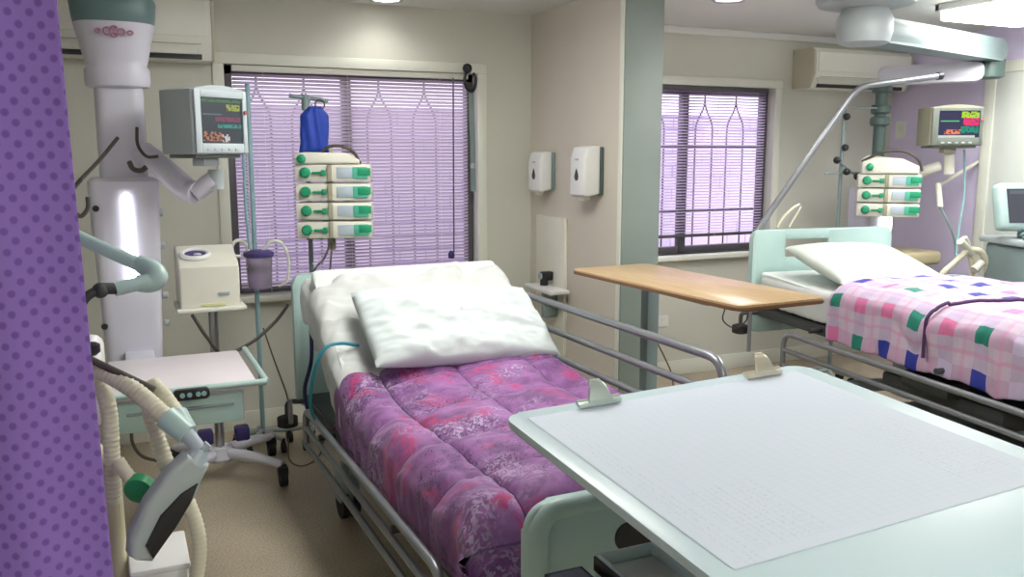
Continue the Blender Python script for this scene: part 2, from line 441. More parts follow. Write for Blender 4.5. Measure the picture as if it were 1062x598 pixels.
    def grid(s, fn, nu, nv, uvf=None):
        if s.uv is None: s.uv = s.bm.loops.layers.uv.new('UVMap')
        V = [[s.bm.verts.new(fn(i / nu, j / nv)) for i in range(nu + 1)] for j in range(nv + 1)]
        for j in range(nv):
            for i in range(nu):
                f = s.bm.faces.new((V[j][i], V[j][i + 1], V[j + 1][i + 1], V[j + 1][i]))
                for l, (a, b) in zip(f.loops, ((i, j), (i + 1, j), (i + 1, j + 1), (i, j + 1))):
                    l[s.uv].uv = uvf(a / nu, b / nv) if uvf else (a / nu, b / nv)
        return s
    def build(s, name, m, parent=None, local=False, smooth=True, angle=38):
        me = bpy.data.meshes.new(name)
        root = parent
        while root is not None and root.parent is not None: root = root.parent
        if root is not None and not local:
            bmesh.ops.transform(s.bm, matrix=ROOTM[root.name].inverted(), verts=s.bm.verts)
        bmesh.ops.recalc_face_normals(s.bm, faces=s.bm.faces)
        if smooth:
            for f in s.bm.faces: f.smooth = True
            for e in s.bm.edges:
                if len(e.link_faces) == 2 and e.calc_face_angle(0) > R(angle): e.smooth = False
        s.bm.to_mesh(me); s.bm.free()
        me.materials.append(m)
        o = bpy.data.objects.new(name, me); COL.objects.link(o)
        if parent is not None: o.parent = parent
        return o
def tag(o, label=None, cat=None, group=None, kind=None):
    if label: o['label'] = label
    if cat: o['category'] = cat
    if group: o['group'] = group
    if kind: o['kind'] = kind
    return o
def thing(name, label, cat, loc=(0, 0, 0), rz=0.0, group=None):
    o = bpy.data.objects.new(name, None); COL.objects.link(o)
    o.location = loc; o.rotation_euler = (0, 0, rz); o.empty_display_size = .05
    ROOTM[o.name] = Matrix.Translation(Vector(loc)) @ Matrix.Rotation(rz, 4, 'Z')
    return tag(o, label, cat, group)
def single(name, mb, m, label, cat, group=None, base=None, **kw):
    """a thing that is one mesh, its origin at its base"""
    o = mb.build(name, m, None, **kw)
    vs = [v.co for v in o.data.vertices]
    b = Vector((sum(v.x for v in vs) / len(vs), sum(v.y for v in vs) / len(vs), min(v.z for v in vs)))
    o.data.transform(Matrix.Translation(-b)); o.location = b
    return tag(o, label, cat, group)
def struct(name, mb, m, parent=None, **kw):
    o = mb.build(name, m, parent, **kw)
    o['kind'] = 'structure'
    return o
def copy_thing(root, loc, rz, label):
    kids = [c for c in bpy.data.objects if c.parent == root]
    r = root.copy(); COL.objects.link(r); r.location = loc; r.rotation_euler = (0, 0, rz); r['label'] = label
    ROOTM[r.name] = Matrix.Translation(Vector(loc)) @ Matrix.Rotation(rz, 4, 'Z')
    for ch in kids:
        g = [c for c in bpy.data.objects if c.parent == ch]
        c = ch.copy(); COL.objects.link(c); c.parent = r
        for k in g:
            d = k.copy(); COL.objects.link(d); d.parent = c
    return r
def fbm(x, y, z=0.0, o=3):
    return mnoise.fractal(Vector((x, y, z)), .9, 2.0, o)
def sst(a, b, x):
    t = min(1, max(0, (x - a) / (b - a))); return t * t * (3 - 2 * t)

X = Vector((1, 0, 0)); Yv = Vector((0, 1, 0)); Z = Vector((0, 0, 1))

# ------------------------------------------------------------------ the setting
YB, XL, XR, YN, ZC = 5.10, -1.15, 5.62, -1.3, 2.45
XD, XD2, YD = 2.462, 2.69, 3.98
W1 = (.59, 2.09, .79, 2.08)
W2 = (2.95, 4.44, .88, 2.06)
struct('floor', MB().span((XL - .1, YN - .1, -.1), (XR + .1, YB + .2, 0)), M_floor)
struct('ceiling', MB().span((XL - .1, YN - .1, ZC), (XR + .1, YB + .2, ZC + .1)), M_ceil)
b = MB()
xs = [XL - .1, W1[0], W1[1], W2[0], W2[1], XR + .1]
b.span((xs[0], YB, 0), (xs[1], YB + .16, ZC)); b.span((xs[2], YB, 0), (xs[3], YB + .16, ZC)); b.span((xs[4], YB, 0), (xs[5], YB + .16, ZC))
for w in (W1, W2):
    b.span((w[0], YB, 0), (w[1], YB + .16, w[2])); b.span((w[0], YB, w[3]), (w[1], YB + .16, ZC))
struct('wall_back', b, M_wall)
struct('wall_left', MB().span((XL - .1, YN, 0), (XL, YB, ZC)), M_wall)
struct('wall_right', MB().span((XR, YN, 0), (XR + .1, YB, ZC)), M_lilac)
struct('wall_front', MB().span((XL, YN - .1, 0), (XR, YN, ZC)), M_wall)
struct('wall_divider', MB().span((XD, YD + .02, 0), (XD2, YB, ZC)), M_divwall)
struct('trim_1', MB().span((XD - .004, YD - .012, 0), (XD2 + .004, YD + .02, ZC), .004), M_post)
struct('trim_2', MB().span((XD - .012, YD - .004, 0), (XD - .004, YD + .03, ZC), .002), M_trim)
b = MB()
for x0, x1 in ((XL, XD), (XD2, XR)):
    b.span((x0, YB - .012, 0), (x1, YB, .11), .004)
struct('baseboard_back', b, M_trim)
struct('baseboard_divider', MB().span((XD - .01, YD + .03, 0), (XD, YB - .012, .11), .003), M_trim)
struct('trim_3', MB().span((XD2, YB - .03, ZC - .05), (XR, YB, ZC), .01), M_ceil)
# door in the right wall
d = MB().span((XR - .03, 4.20, 0), (XR, 4.28, 2.22), .006).span((XR - .03, 3.22, 0), (XR, 3.30, 2.22), .006).span((XR - .03, 3.22, 2.14), (XR, 4.28, 2.22), .006)
dr = struct('door_1', d, M_trim)
e = MB().span((XR - .018, 3.30, .01), (XR - .001, 4.20, 2.14), .003)
p = e.build('door_panel', M_door); p.parent = dr
e = MB().tube(round_corners([(XR - .02, 3.37, 1.02), (XR - .07, 3.37, 1.02), (XR - .07, 3.49, 1.02)], .02), .01)
p = e.build('door_handle', M_chrome); p.parent = dr

def window(name, w, mullions, arch_x, surround):
    x0, x1, z0, z1 = w
    f = MB(); t = .05; ya, yb = YB + .07, YB + .12
    f.span((x0, ya, z0), (x0 + t, yb, z1), .004); f.span((x1 - t, ya, z0), (x1, yb, z1), .004)
    f.span((x0, ya, z1 - t), (x1, yb, z1), .004); f.span((x0, ya, z0), (x1, yb, z0 + t), .004)
    for m in mullions: f.span((m - .026, ya - .01, z0), (m + .026, yb, z1), .004)
    wr = struct(name, f, M_alu)
    def sub(n, mb, m):
        o = mb.build(n, m); o.parent = wr; return o
    sub('glass_pane', MB().span((x0 + t, YB + .092, z0 + t), (x1 - t, YB + .096, z1 - t)), M_glass)
    s = MB(); k = surround
    s.span((x0 - k, YB - .016, z1), (x1 + k, YB, z1 + k), .004); s.span((x0 - k, YB - .016, z0 - .0), (x0, YB, z1), .004); s.span((x1, YB - .016, z0 - .0), (x1 + k, YB, z1), .004)
    sub('window_surround', s, M_trim)
    sub('window_sill', MB().span((x0 - k - .03, YB - .07, z0 - .035), (x1 + k + .03, YB + .07, z0), .008), M_trim)
    g = MB(); yy = YB + .135; zt = z1 - .26
    for ax in arch_x:
        for q in (-.075, .075):
            g.tube(round_corners([(ax, yy, z1 - .02), (ax, yy, zt + .13), (ax + q, yy, zt), (ax + q, yy, z0 + .02)], .05), .0065, 6)
    for zz in (zt - .16, z0 + .30):
        g.span((x0, yy - .005, zz - .008), (x1, yy + .005, zz + .006))
    sub('security_bars', g, M_alu)
    return wr
window('window_1', W1, (1.285,), (.78, 1.05, 1.5, 1.79), .06)
window('window_2', W2, (3.705,), (3.16, 3.5, 3.92, 4.2), .06)

def blind(name, label, w, zb, pitch, tilt, m, cords, mhead, mrail):
    x0, x1, z0, z1 = w
    x0 += .045; x1 -= .055
    r = thing(name, label, 'blind', ((x0 + x1) / 2, YB + .02, zb))
    MB().span((x0, YB + .005, z1 - .035), (x1, YB + .045, z1 - .002), .004).build('headrail', mrail, r)
    s = MB(); z = zb + .035; yc = YB + .026
    dy, dz = .0125 * math.cos(tilt), .0125 * math.sin(tilt)
    while z < z1 - .04:
        a = []
        for k in (-1, -.35, .35, 1):
            a.append((yc + dy * k, z - dz * k + .002 * (1 - k * k)))
        vs = [[s.bm.verts.new((x, p[0], p[1])) for p in a] for x in (x0, x1)]
        for k in range(3): s.bm.faces.new((vs[0][k], vs[0][k + 1], vs[1][k + 1], vs[1][k]))
        z += pitch
    s.build('slats', m, r)
    MB().span((x0, yc - .012, zb), (x1, yc + .012, zb + .022), .004).build('bottom_rail', mhead, r)
    for x in cords: MB().tube([(x, yc - .014, zb), (x, yc - .014, z1 - .03)], .0012, 5).build('ladder_cord', M_offwhite, r)
    return r
bl = blind('venetian_blind', 'lilac venetian blind lowered behind the purple quilted bed', W1, .80, .0205, R(40), M_slat, (.8, 1.28, 1.85), M_alu, M_trim)
wand = MB().tube([(1.93, YB - .01, 2.05), (1.925, YB - .012, 1.5), (1.922, YB - .012, .98)], .005, 8)
wand.build('wand', M_alu, bl)
MB().lathe((1.905, YB - .012, .94), [(.004, 0), (.02, .005), (.022, .03), (.01, .05)], 12).build('wand_grip', M_purp, bl)
blind('venetian_blind', 'pale lilac venetian blind in the window right of the grey post', W2, 1.0, .0205, R(20), M_slat2, (3.2, 3.95, 4.3), M_alu, M_alu)

# outside
struct('ground_outside', MB().span((-4, YB + .16, -.2), (9, YB + 6, -.05)), mat('outside_paving', (196, 186, 196), .9))
struct('wall_outside', MB().span((-4, YB + 1.9, -.2), (9, YB + 2.05, 1.95)), M_outside)

# ------------------------------------------------------------------ beds
def castor(parent, x, y, hub=.0):
    c = MB().cyl((x, y, .17), (x, y, .24), .02, n=12)
    c.box((x, y - .02, .125), (.10, .15, .13), .04, seg=3)
    o = c.build('castor', M_slate2, parent, local=True)
    w = MB()
    for q in (-.024, .024): w.cyl((x + q - .014, y - .04, .075), (x + q + .014, y - .04, .075), .075, n=24)
    w.build('wheel', M_rubber, o, local=True)
def rail_bars(x, z_list, y0, y1, r, drop):
    """a fold-down side rail: outer loop plus inner bars"""
    b = MB(); zt = z_list[0]; zb = z_list[-1]
    b.tube(round_corners([(x, y0, zb), (x, y0, zt), (x, y1, zt), (x, y1, zb)], .09, 6), r, 12)
    for z in z_list[1:]: b.tube([(x, y0 + .01, z), (x, y1 - .01, z)], r * .9, 12)
    b.tube([(x, y0 + .35, zb), (x, y0 + .35, drop)], r * .8); b.tube([(x, y1 - .35, zb), (x, y1 - .35, drop)], r * .8)
    return b
def make_bed(label, loc, rz, L, mz, hb, fb, left_rail, right_rail, ry):
    r = thing('hospital_bed', label, 'hospital bed', loc, rz)
    # headboard: moulded board with a carrying slot
    h = MB(); z0, z1 = hb; w = .495
    for (xa, xb, za, zb, cor) in ((-w, -.27, z0, z1, (0, 1, 1, 0)), (.03, w, z0, z1, (1, 0, 0, 1)), (-.28, .04, z0, z1 - .17, (0, 0, 0, 0)), (-.28, .04, z1 - .06, z1, (0, 0, 0, 0))):
        h.prism(rrect(xa, za, xb, zb, .05, 5, cor), (0, 0, 0), X, Z, Yv, .045, .008)
    h.build('headboard', M_tealgrey, r, local=True)
    # footboard: rounded board with raised border and an oval grip
    f = MB(); z0, z1 = fb; w = .445
    out = rrect(-w, z0, w, z1, .07, 7)
    f.prism(out, (0, -L, 0), X, Z, -Yv, .035, .012, 3)
    fo = f.build('footboard', M_tealgrey, r, local=True)
    f = MB()
    f.tube([(p[0] * .94, -L - .034, z0 + (p[1] - z0) * .965) for p in out] + [(out[0][0] * .94, -L - .034, z0 + (out[0][1] - z0) * .965)], .026, 12, caps=False)
    f.build('footboard_rim', M_tealgrey, fo, local=True)
    MB().prism(rrect(-.20, z1 - .165, -.01, z1 - .09, .036, 6), (0, -L - .034, 0), X, Z, -Yv, .004).build('grip_hole', M_black, fo, local=True)
    # platform, chassis, lifting columns
    p = MB(); p.span((-.46, -L + .04, mz - .05), (.46, -.05, mz - .012), .01)
    p.span((-.47, -L + .03, mz - .07), (-.43, -.04, mz - .02), .006); p.span((.43, -L + .03, mz - .07), (.47, -.04, mz - .02), .006)
    p.build('mattress_platform', M_dark, r, local=True)
    c = MB(); c.span((-.40, -L + .22, .24), (-.33, -.42, .30), .01); c.span((.33, -L + .22, .24), (.40, -.42, .30), .01)
    c.span((-.4, -L + .22, .24), (.4, -L + .3, .3), .01); c.span((-.4, -.5, .24), (.4, -.42, .3), .01)
    c.span((-.2, -L + .5, .25), (.2, -.9, .31), .02)
    c.build('chassis', M_slate2, r, local=True)
    for y in (-.8, -L + .6):
        k = MB(); k.span((-.07, y - .07, .3), (.07, y + .07, mz - .2), .015); k.span((-.05, y - .05, mz - .2), (.05, y + .05, mz - .06), .01)
        k.build('lifting_column', M_greyp, r, local=True)
    for x in (-.40, .40):
        for y in (-.52, -L + .26): castor(r, x, y)
    rail_bars(-.54, left_rail, ry[0], ry[1], .015, mz - .03).build('side_rail', M_steel, r, local=True)
    rail_bars(.565, right_rail, -.30, -L + .5, .0165, mz - .03).build('side_rail', M_steel, r, local=True)
    for sx in (-1, 1):
        for y in (-.65, -L + .75): MB().tube([(sx * .45, y, mz - .04), (sx * (.54 if sx < 0 else .565), y, mz - .04)], .014).build('rail_bracket', M_dark, r, local=True)
    for x in (-.52, .52):
        a = MB().tube(round_corners([(x * .86, -.01, mz - .06), (x * 1.04, .03, mz - .06), (x * 1.04, .03, mz - .13)], .03), .012)
        bo = a.build('corner_bracket', M_dark, r, local=True)
        MB().lathe((x * 1.04, .03, mz - .19), [(.03, 0), (.05, .008), (.05, .05), (.03, .058)], 20).build('corner_bumper', M_rubber, bo, local=True)
    return r
B1 = (1.25, 4.2, 0); L1 = 2.40
bed1 = make_bed('hospital bed under the purple quilt with its near side rail lowered', B1, R(0.9), L1, .45, (.36, 1.02), (.30, .77),
                (.47, .385, .30), (.905, .78, .66), (-.40, -L1 + .30))
RB2 = R(-8); c8, s8 = math.cos(R(8)), math.sin(R(8))
B2 = (3.48 + .475 * c8, 4.1 - .475 * s8, 0); L2 = 2.30
bed2 = make_bed('raised hospital bed under the pink checked quilt on the right', B2, RB2, L2, .70, (.52, 1.14), (.42, 1.0),
                (.605, .51, .42), (.70, .60, .50), (-.42, -L2 + .02))
# under-bed gear of the right bed
g = MB().span((-.36, -1.75, .42), (.3, -1.0, .52), .02).span((-.42, -1.5, .50), (-.2, -1.2, .58), .02)
g.build('actuator_box', M_dark, bed2, local=True)

def mattress(label, root_m, Lm, z0, th, hinge, ang, w=.46):
    """foam mattress whose head section is raised by ang at y=-hinge"""
    base = root_m @ Vector((0, -Lm / 2, z0))
    b = MB(); n = 24; L = Lm
    top = [(-L, 0), (-hinge, 0)]; ln = hinge - .02
    for k in range(1, 9):
        t = k / 8; a = ang * min(1, t * 3)
        top.append((-hinge + ln * t * math.cos(ang), ln * t * math.sin(ang)))
    prof = [(p[0], z0 + p[1]) for p in top]
    up = [(p[0] - math.sin(ang) * th * (i > 1), z0 + p[1] + th * (math.cos(ang) if i > 1 else 1)) for i, p in enumerate(top)]
    poly = prof + up[::-1]
    b.prism([(p[0], p[1]) for p in poly], (-w, 0, 0), Yv, Z, X, 2 * w, .025, 3)
    bmesh.ops.transform(b.bm, matrix=root_m, verts=b.bm.verts)
    return single('mattress', b, M_matt, label, 'mattress')
RM1, RM2 = ROOTM[bed1.name], ROOTM[bed2.name]
HG1, AN1 = .93, R(33)
mattress('pale mattress with raised head end under the purple quilt', RM1, 2.18, .45, .145, HG1, AN1)
mattress('pale mattress under the pink checked quilt', RM2, 2.26, .70, .15, .8, R(3))

def drape(mb, a0, a1, b0, b1, hw, y_end, top, r, nu, nv, root_m, wob=0.0, end=True, seed=0, headdrop=None):
    """cloth over a slab: a across, b along (towards the foot); overhang turns down over the sides and the foot"""
    def over(d):
        if d <= 0: return d, 0.0
        q = r * PI / 2
        if d < q: return r * math.sin(d / r), r * (1 - math.cos(d / r))
        return r, r + (d - q)
    def fn(u, v):
        a = a0 + (a1 - a0) * u; bb = b0 + (b1 - b0) * v
        da = abs(a) - (hw - r); x, dx = over(da)
        x = math.copysign((hw - r) + x, a) if da > 0 else a
        yl = y_end - r; db = bb - yl
        y, dy = over(db)
        y = yl + y if db > 0 else bb
        z = top(max(-hw, min(hw, x)), y, a, bb)
        drop = max(dx, dy) if end else dx
        if dx > r * .6: x += math.copysign(wob * fbm(bb * 5, a * 3, seed), a) * min(1, dx / .1)
        if dy > r * .6: y += wob * .6 * fbm(a * 5, bb * 3, seed + 4) * min(1, dy / .1)
        return root_m @ Vector((x, -y, z - drop))
    return mb.grid(fn, nu, nv, lambda u, v: (a0 + (a1 - a0) * u, b0 + (b1 - b0) * v))
def solid(o, t, off=-1):
    md = o.modifiers.new('thickness', 'SOLIDIFY'); md.thickness = t; md.offset = off
    return o

# quilt on the near bed
def q1(x, y, a, bb):
    z = .632 + .03 * (1 - (x / .5) ** 2) + .035 * sst(-.5, .5, x) + .05 * sst(1.15, .85, y) + .012 * sst(1.5, 2.3, y)
    px, py = (a + .02) / .31, (bb + .05) / .33
    puff = (abs(math.sin(PI * px)) * abs(math.sin(PI * py))) ** .34
    return z - .01 + .044 * puff + .014 * fbm(a * 5, bb * 5, 1.3) + .005 * fbm(a * 16, bb * 16, 3)
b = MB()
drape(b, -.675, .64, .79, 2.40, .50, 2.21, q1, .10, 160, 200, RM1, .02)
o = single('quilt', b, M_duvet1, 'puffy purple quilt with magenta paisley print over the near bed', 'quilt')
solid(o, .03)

# white sheet over the raised head end
def s1(x, y, a, bb):
    # y measured from the head; slope of the raised section
    t = HG1 - y
    z = .60 + math.tan(AN1) * t / 1.0 + .03
    z = min(z, 1.02 + .01 * math.sin(3 * x)) if y > .2 else 1.02
    z = max(z, .64)
    z += .020 * fbm(a * 6 + bb * 4, bb * 3.0, .4) + .012 * fbm(a * 5 - bb * 9, bb * 16, 5.4)
    z += .022 * (1 - abs(math.sin(7 * (a * .5 - bb) + 3 * fbm(a * 2, bb * 2, 4)))) ** 2
    z += .010 * math.sin(9 * (a * .8 + bb) + 3 * fbm(a * 3, bb * 3, 8)) * sst(.9, .3, y)
    return z
b = MB()
def s1fn(u, v):
    a = -.66 + 1.26 * u; bb = .18 + .78 * v
    return (a, bb)
drape(b, -.65, .65, .20, .90, .492, 9, s1, .06, 110, 90, RM1, .02, end=False, seed=3)
o = single('bed_sheet', b, M_sheet, 'rumpled white sheet over the raised head end of the near bed', 'sheet')
solid(o, .006)

def pillow(name, label, m, M, w, h, t, seed, wr=1.0):
    """stuffed pillow: two puffed faces meeting at a seam; M places its centre plane"""
    b = MB(); n = 60
    def edge(u): return max(0.0, 1 - abs(u) ** 2.6)
    def f(sgn):
        def fn(u, v):
            x, y = 2 * u - 1, 2 * v - 1
            k = (edge(x) * edge(y)) ** .42
            pin = 1 - .05 * (x * x) * (1 - y * y) ; pin2 = 1 - .06 * (y * y) * (1 - x * x)
            wv = wr * (.09 * fbm(x * 2.2 + y * 1.2, y * 2.6 - x, seed) + .10 * (1 - abs(math.sin(3.2 * (x * .55 + y * 1.1) + 2.5 * fbm(x * .9, y * .9, seed + 2)))) ** 2 * k + .05 * (1 - abs(math.sin(6.5 * (x * .8 + y * .7) + 3 * fbm(x * 1.5, y, seed + 7)))) ** 3 * k)
            return M @ Vector((x * w / 2 * pin2, y * h / 2 * pin, sgn * t / 2 * (k + (wv if sgn > 0 else 0) * min(1, k * 2))))
        return fn
    b.grid(f(1), n, n); b.grid(f(-1), n, n)
    bmesh.ops.remove_doubles(b.bm, verts=b.bm.verts, dist=.0008)
    return single(name, b, m, label, 'pillow', smooth=True, angle=80)
Mp = RM1 @ Matrix.Translation((.055, -.735, .865)) @ Matrix.Rotation(R(33), 4, 'X') @ Matrix.Rotation(R(3), 4, 'Y')
pillow('pillow', 'large white pillow propped on the raised head of the near bed', M_pillow, Mp, .84, .45, .15, 2.0, 2.2)
Mp = RM2 @ Matrix.Translation((-.07, -.46, .98)) @ Matrix.Rotation(R(13), 4, 'X') @ Matrix.Rotation(R(-2), 4, 'Z')
pillow('pillow', 'greyish white pillow at the head of the right bed', M_pillow2, Mp, .66, .60, .13, 6.0, .6)

def s2(x, y, a, bb):
    return .872 + .008 * fbm(a * 5, bb * 5, 2.4) + .005 * fbm(a * 12, bb * 12, 7)
b = MB(); drape(b, -.62, .62, .06, .95, .475, 9, s2, .04, 80, 60, RM2, .015, end=False, seed=5)
solid(single('bed_sheet', b, M_sheet, 'white sheet under the pillow of the right bed', 'sheet'), .006)
def q2(x, y, a, bb):
    z = .893 + .035 * (1 - (x / .5) ** 2) + .02 * sst(.7, .9, y)
    px, py = (a + .05) / .42, bb / .46
    puff = abs(math.sin(PI * px)) ** .5 * abs(math.sin(PI * py)) ** .5
    return z + .022 * puff + .014 * fbm(a * 4, bb * 4, 11.3) + .004 * fbm(a * 15, bb * 15, 3)
b = MB(); drape(b, -.76, .72, .74, 2.40, .50, 2.26, q2, .08, 150, 170, RM2, .025, seed=9)
_key = [(-.70, 1.45), (-.60, 1.45), (-.48, 1.455), (-.40, 1.475), (-.30, 1.53), (-.2, 1.60), (-.1, 1.66), (0, 1.74), (.12, 1.84)]
_pts = [((1 - t / 10) * _key[i][0] + t / 10 * _key[i + 1][0], (1 - t / 10) * _key[i][1] + t / 10 * _key[i + 1][1]) for i in range(len(_key) - 1) for t in range(10)]
def q2p(a, bb):
    hw, r = .50, .08; da = abs(a) - (hw - r); x, dx = a, 0.0
    if da > 0:
        if da < r * PI / 2: x = math.copysign(hw - r + (r + .022) * math.sin(da / r), a); dx = r * (1 - math.cos(da / r)) - .012
        else: x = math.copysign(hw + .022, a); dx = r + da - r * PI / 2
    return RM2 @ Vector((x, -bb, q2(max(-hw, min(hw, x)), bb, a, bb) - dx + .006))
q2o = single('quilt', b, M_duvet2, 'pink checked quilt with blue and green squares over the right bed', 'quilt'); solid(q2o, .025)
pq = MB().tube([q2p(a_, b_) for a_, b_ in _pts], .009, 6)
pq.bm.transform(Matrix.Translation(-q2o.location)); pq_ = pq.build('piping', M_piping, None); pq_.parent = q2o

# ------------------------------------------------------------------ chart table in the foreground
d1 = Vector((-.0176, .9982, .058)).normalized(); d2 = Vector((.9995, .016, .0286)).normalized(); dn = d2.cross(d1)
A0 = Vector((.783, 1.772, 1.0))
BW, BL = .905, .985
ct = thing('chart_table', 'pale wheeled chart table with a tilted white top in the foreground', 'table', (1.25, 1.25, 0))
top = MB(); o_ = A0 - dn * .018
top.prism(rrect(0, -BL, BW, 0, .045, 7), o_, d2, d1, dn, .018, .004)
top.build('tabletop', M_board, ct)
top = MB(); top.prism(rrect(.012, -BL + .012, BW - .012, -.012, .04, 6), A0 - dn * .030, d2, d1, dn, .012); top.build('tabletop_frame', M_boardedge, ct)
MB().span((1.21, 1.21, .12), (1.29, 1.29, .93), .01).build('post', M_slate2, ct)
MB().span((.74, .98, .535), (1.62, 1.50, .555), .006).build('shelf', M_greyp, ct)
k = MB().span((.85, 1.2, .08), (1.65, 1.26, .13), .015).span((.85, 1.0, .08), (.91, 1.46, .13), .015).span((1.59, 1.0, .08), (1.65, 1.46, .13), .015); k.build('base', M_slate2, ct)
for x in (.88, 1.62):
    for y in (1.03, 1.43):
        w = MB().cyl((x - .02, y, .04), (x + .02, y, .04), .04); w.build('castor', M_rubber, ct)
def onb(u, v, h=0.0): return A0 + d2 * u - d1 * v + dn * h
b = MB(); b.uv = b.bm.loops.layers.uv.new('UVMap')
pu0, pu1, pv0, pv1 = .045, .845, .045, .765
def pf(u, v):
    return onb(pu0 + (pu1 - pu0) * u, pv1 + (pv0 - pv1) * v, .0012 + .0006 * abs(fbm(u * 3, v * 3, 2)))
b.grid(pf, 30, 30)
single('chart_sheet', b, M_paper, 'large faintly printed paper chart clipped to the white table top', 'paper')
def bulldog(label, u, ang, m):
    r = thing('bulldog_clip', label, 'clip', onb(u, .06), 0)
    A = Matrix.Rotation(ang, 3, dn)
    ax, ay = A @ d2, A @ d1
    o = onb(u, .045, .004)
    j = MB(); j.prism(rrect(-.058, -.010, .058, .010, .004, 3), o, ax, ay, dn, .012, .003)
    j.cyl(o - ax * .058 + ay * .008 + dn * .010, o + ax * .058 + ay * .008 + dn * .010, .006, n=10)
    j.build('jaw', m, r)
    # curved lever rising from the jaw
    lv = MB(); N_ = 10
    def lf(u_, v_):
        w = .034 - .022 * v_
        h = .040 * math.sin(v_ * PI * .55); back = -.008 + .034 * v_
        return o + ax * ((2 * u_ - 1) * w) + ay * (back) + dn * (.010 + h)
    lv.grid(lf, 10, N_)
    solid(lv.build('lever', m, r), .003, 0)
    lv = MB().tube([o + ax * (-.013) + ay * .026 + dn * .050, o + ax * .013 + ay * .026 + dn * .050], .006, 8); lv.build('lever_curl', m, r)
    return r
M_clip1 = mat('clip_pale_steel', (190, 206, 198), .3, .5, var=.05); M_clip2 = mat('clip_cream_steel', (212, 208, 190), .3, .45, var=.05)
bulldog('left of the two bulldog clips, pale green grey, nearest the purple quilt', .235, R(0), M_clip1)
bulldog('right of the two bulldog clips, cream, nearest the pink checked quilt', .735, R(0), M_clip2)
# document trays below the table top
def tray(name, label, m, x0, x1, y0, y1, z1, open_top):
    r = thing(name, label, 'box file', ((x0 + x1) / 2, (y0 + y1) / 2, .555))
    t = .008; s = MB()
    s.span((x0, y0, .555), (x0 + t, y1, z1), .002); s.span((x1 - t, y0, .555), (x1, y1, z1), .002)
    s.span((x0, y0, .555), (x1, y0 + t, z1), .002); s.span((x0, y1 - t, .555), (x1, y1, z1), .002); s.span((x0, y0, .555), (x1, y1, .563))
    if not open_top: s.span((x0, y0, z1 - .01), (x1, y1, z1), .002)
    s.build('case', m, r)
    if open_top:
        MB().span((x0 + t, y0 + t, .57), (x1 - t, y1 - .015, z1 - .022), .002).build('papers', mat('white_paper_stack', (222, 228, 228), .7), r)
        MB().span((x0 - .004, y0, z1 - .035), (x0, y1, z1 - .004), .001).build('edge_strip', M_black, r)
    else:
        MB().span((x0 + .02, y1, .62), (x1 - .02, y1 + .003, z1 - .05), .001).build('spine_tab', M_greyp, r)
    return r
M_tray = mat('grey_blue_tray', (186, 208, 214), .4)
tray('document_tray', 'grey blue open document tray under the chart table edge', M_tray, .838, .975, 1.10, 1.43, .80, True)
tray('box_file', 'navy box file left of the grey document tray under the chart table', M_navy, .745, .832, 1.12, 1.475, .755, False)
tray('box_file', 'navy box file right of the grey document tray under the chart table', M_navy, .985, 1.075, 1.10, 1.40, .80, False)

# ------------------------------------------------------------------ overbed table between the beds
tz = 1.05
TC = [Vector((1.955, 3.64, tz)), Vector((2.04, 2.46, tz)), Vector((2.475, 2.50, tz)), Vector((2.50, 3.64, tz))]
ob = thing('overbed_table', 'wood topped overbed table between the two beds', 'table', (2.26, 3.4, 0))
ux = Vector((.995, .04, 0)).normalized(); uy = Vector((-.055, .998, 0)).normalized()
o_ = Vector((2.035, 2.47, tz - .022))
t = MB(); t.prism(rrect(0, 0, .44, 1.17, .045, 6), o_ + Vector((0, 0, .004)), ux, uy, Z, .018, .003); t.build('tabletop', M_wood, ob)
t = MB(); t.prism(rrect(-.003, -.003, .443, 1.173, .047, 6), o_, ux, uy, Z, .014, .003); t.build('table_edging', M_woodedge, ob)
pp = Vector((2.375, 3.56, 0))
MB().span(pp + Vector((-.033, -.033, .06)), pp + Vector((.033, .033, tz - .06)), .006).build('post', M_slate2, ob)
MB().span((2.10, 2.75, tz - .05), (2.40, 3.6, tz - .022), .006).build('support_frame', M_slate2, ob)
k = MB().span((2.345, 2.7, .05), (2.405, 3.62, .09), .012).span((1.98, 3.53, .05), (2.41, 3.59, .09), .012); k.build('base', M_slate2, ob)
for (x, y) in ((2.375, 2.73), (2.375, 3.6), (2.0, 3.56)):
    MB().cyl((x - .015, y, .027), (x + .015, y, .027), .027).build('castor', M_rubber, ob)
lp = MB().tube(catmull([at(752, 319, 2.56), at(750, 332, 2.58), at(762, 340, 2.6), at(774, 332, 2.58), at(776, 318, 2.56)]), .003, 6)
lp.build('height_release_cable', M_cable, ob)

# ------------------------------------------------------------------ ceiling pendant by the first bed
PY = 4.30
def disc_xy(c, rx, ry, z0, z1, n=36, taper=1.0): pass
def loft(rings):
    """closed loft through rings of equal point count"""
    b = MB(); V = [[b.bm.verts.new(Vector(p)) for p in r] for r in rings]; n = len(V[0])
    for i in range(len(V) - 1):
        for k in range(n): b.bm.faces.new((V[i][k], V[i][(k + 1) % n], V[i + 1][(k + 1) % n], V[i + 1][k]))
    b.bm.faces.new(V[0][::-1]); b.bm.faces.new(V[-1]); return b
def oval(cx, cy, z, a, bq, n=32, p=2.6):
    out = []
    for k in range(n):
        t = 2 * PI * k / n; c, s = math.cos(t), math.sin(t)
        out.append((cx + a * math.copysign(abs(c) ** (2 / p), c), cy + bq * math.copysign(abs(s) ** (2 / p), s), z))
    return out
pcx = .048
pen = thing('supply_pendant', 'white ceiling supply pendant with shelf and light strip, left of the near bed', 'medical pendant', (pcx, PY, ZC))
loft([oval(pcx, PY, 2.15, .163, .146), oval(pcx, PY, 2.18, .169, .153), oval(pcx, PY, 2.24, .175, .16), oval(pcx, PY, 2.3, .15, .14), oval(pcx, PY, ZC - .002, .14, .13)]).build('upper_cover', M_slate, pen)
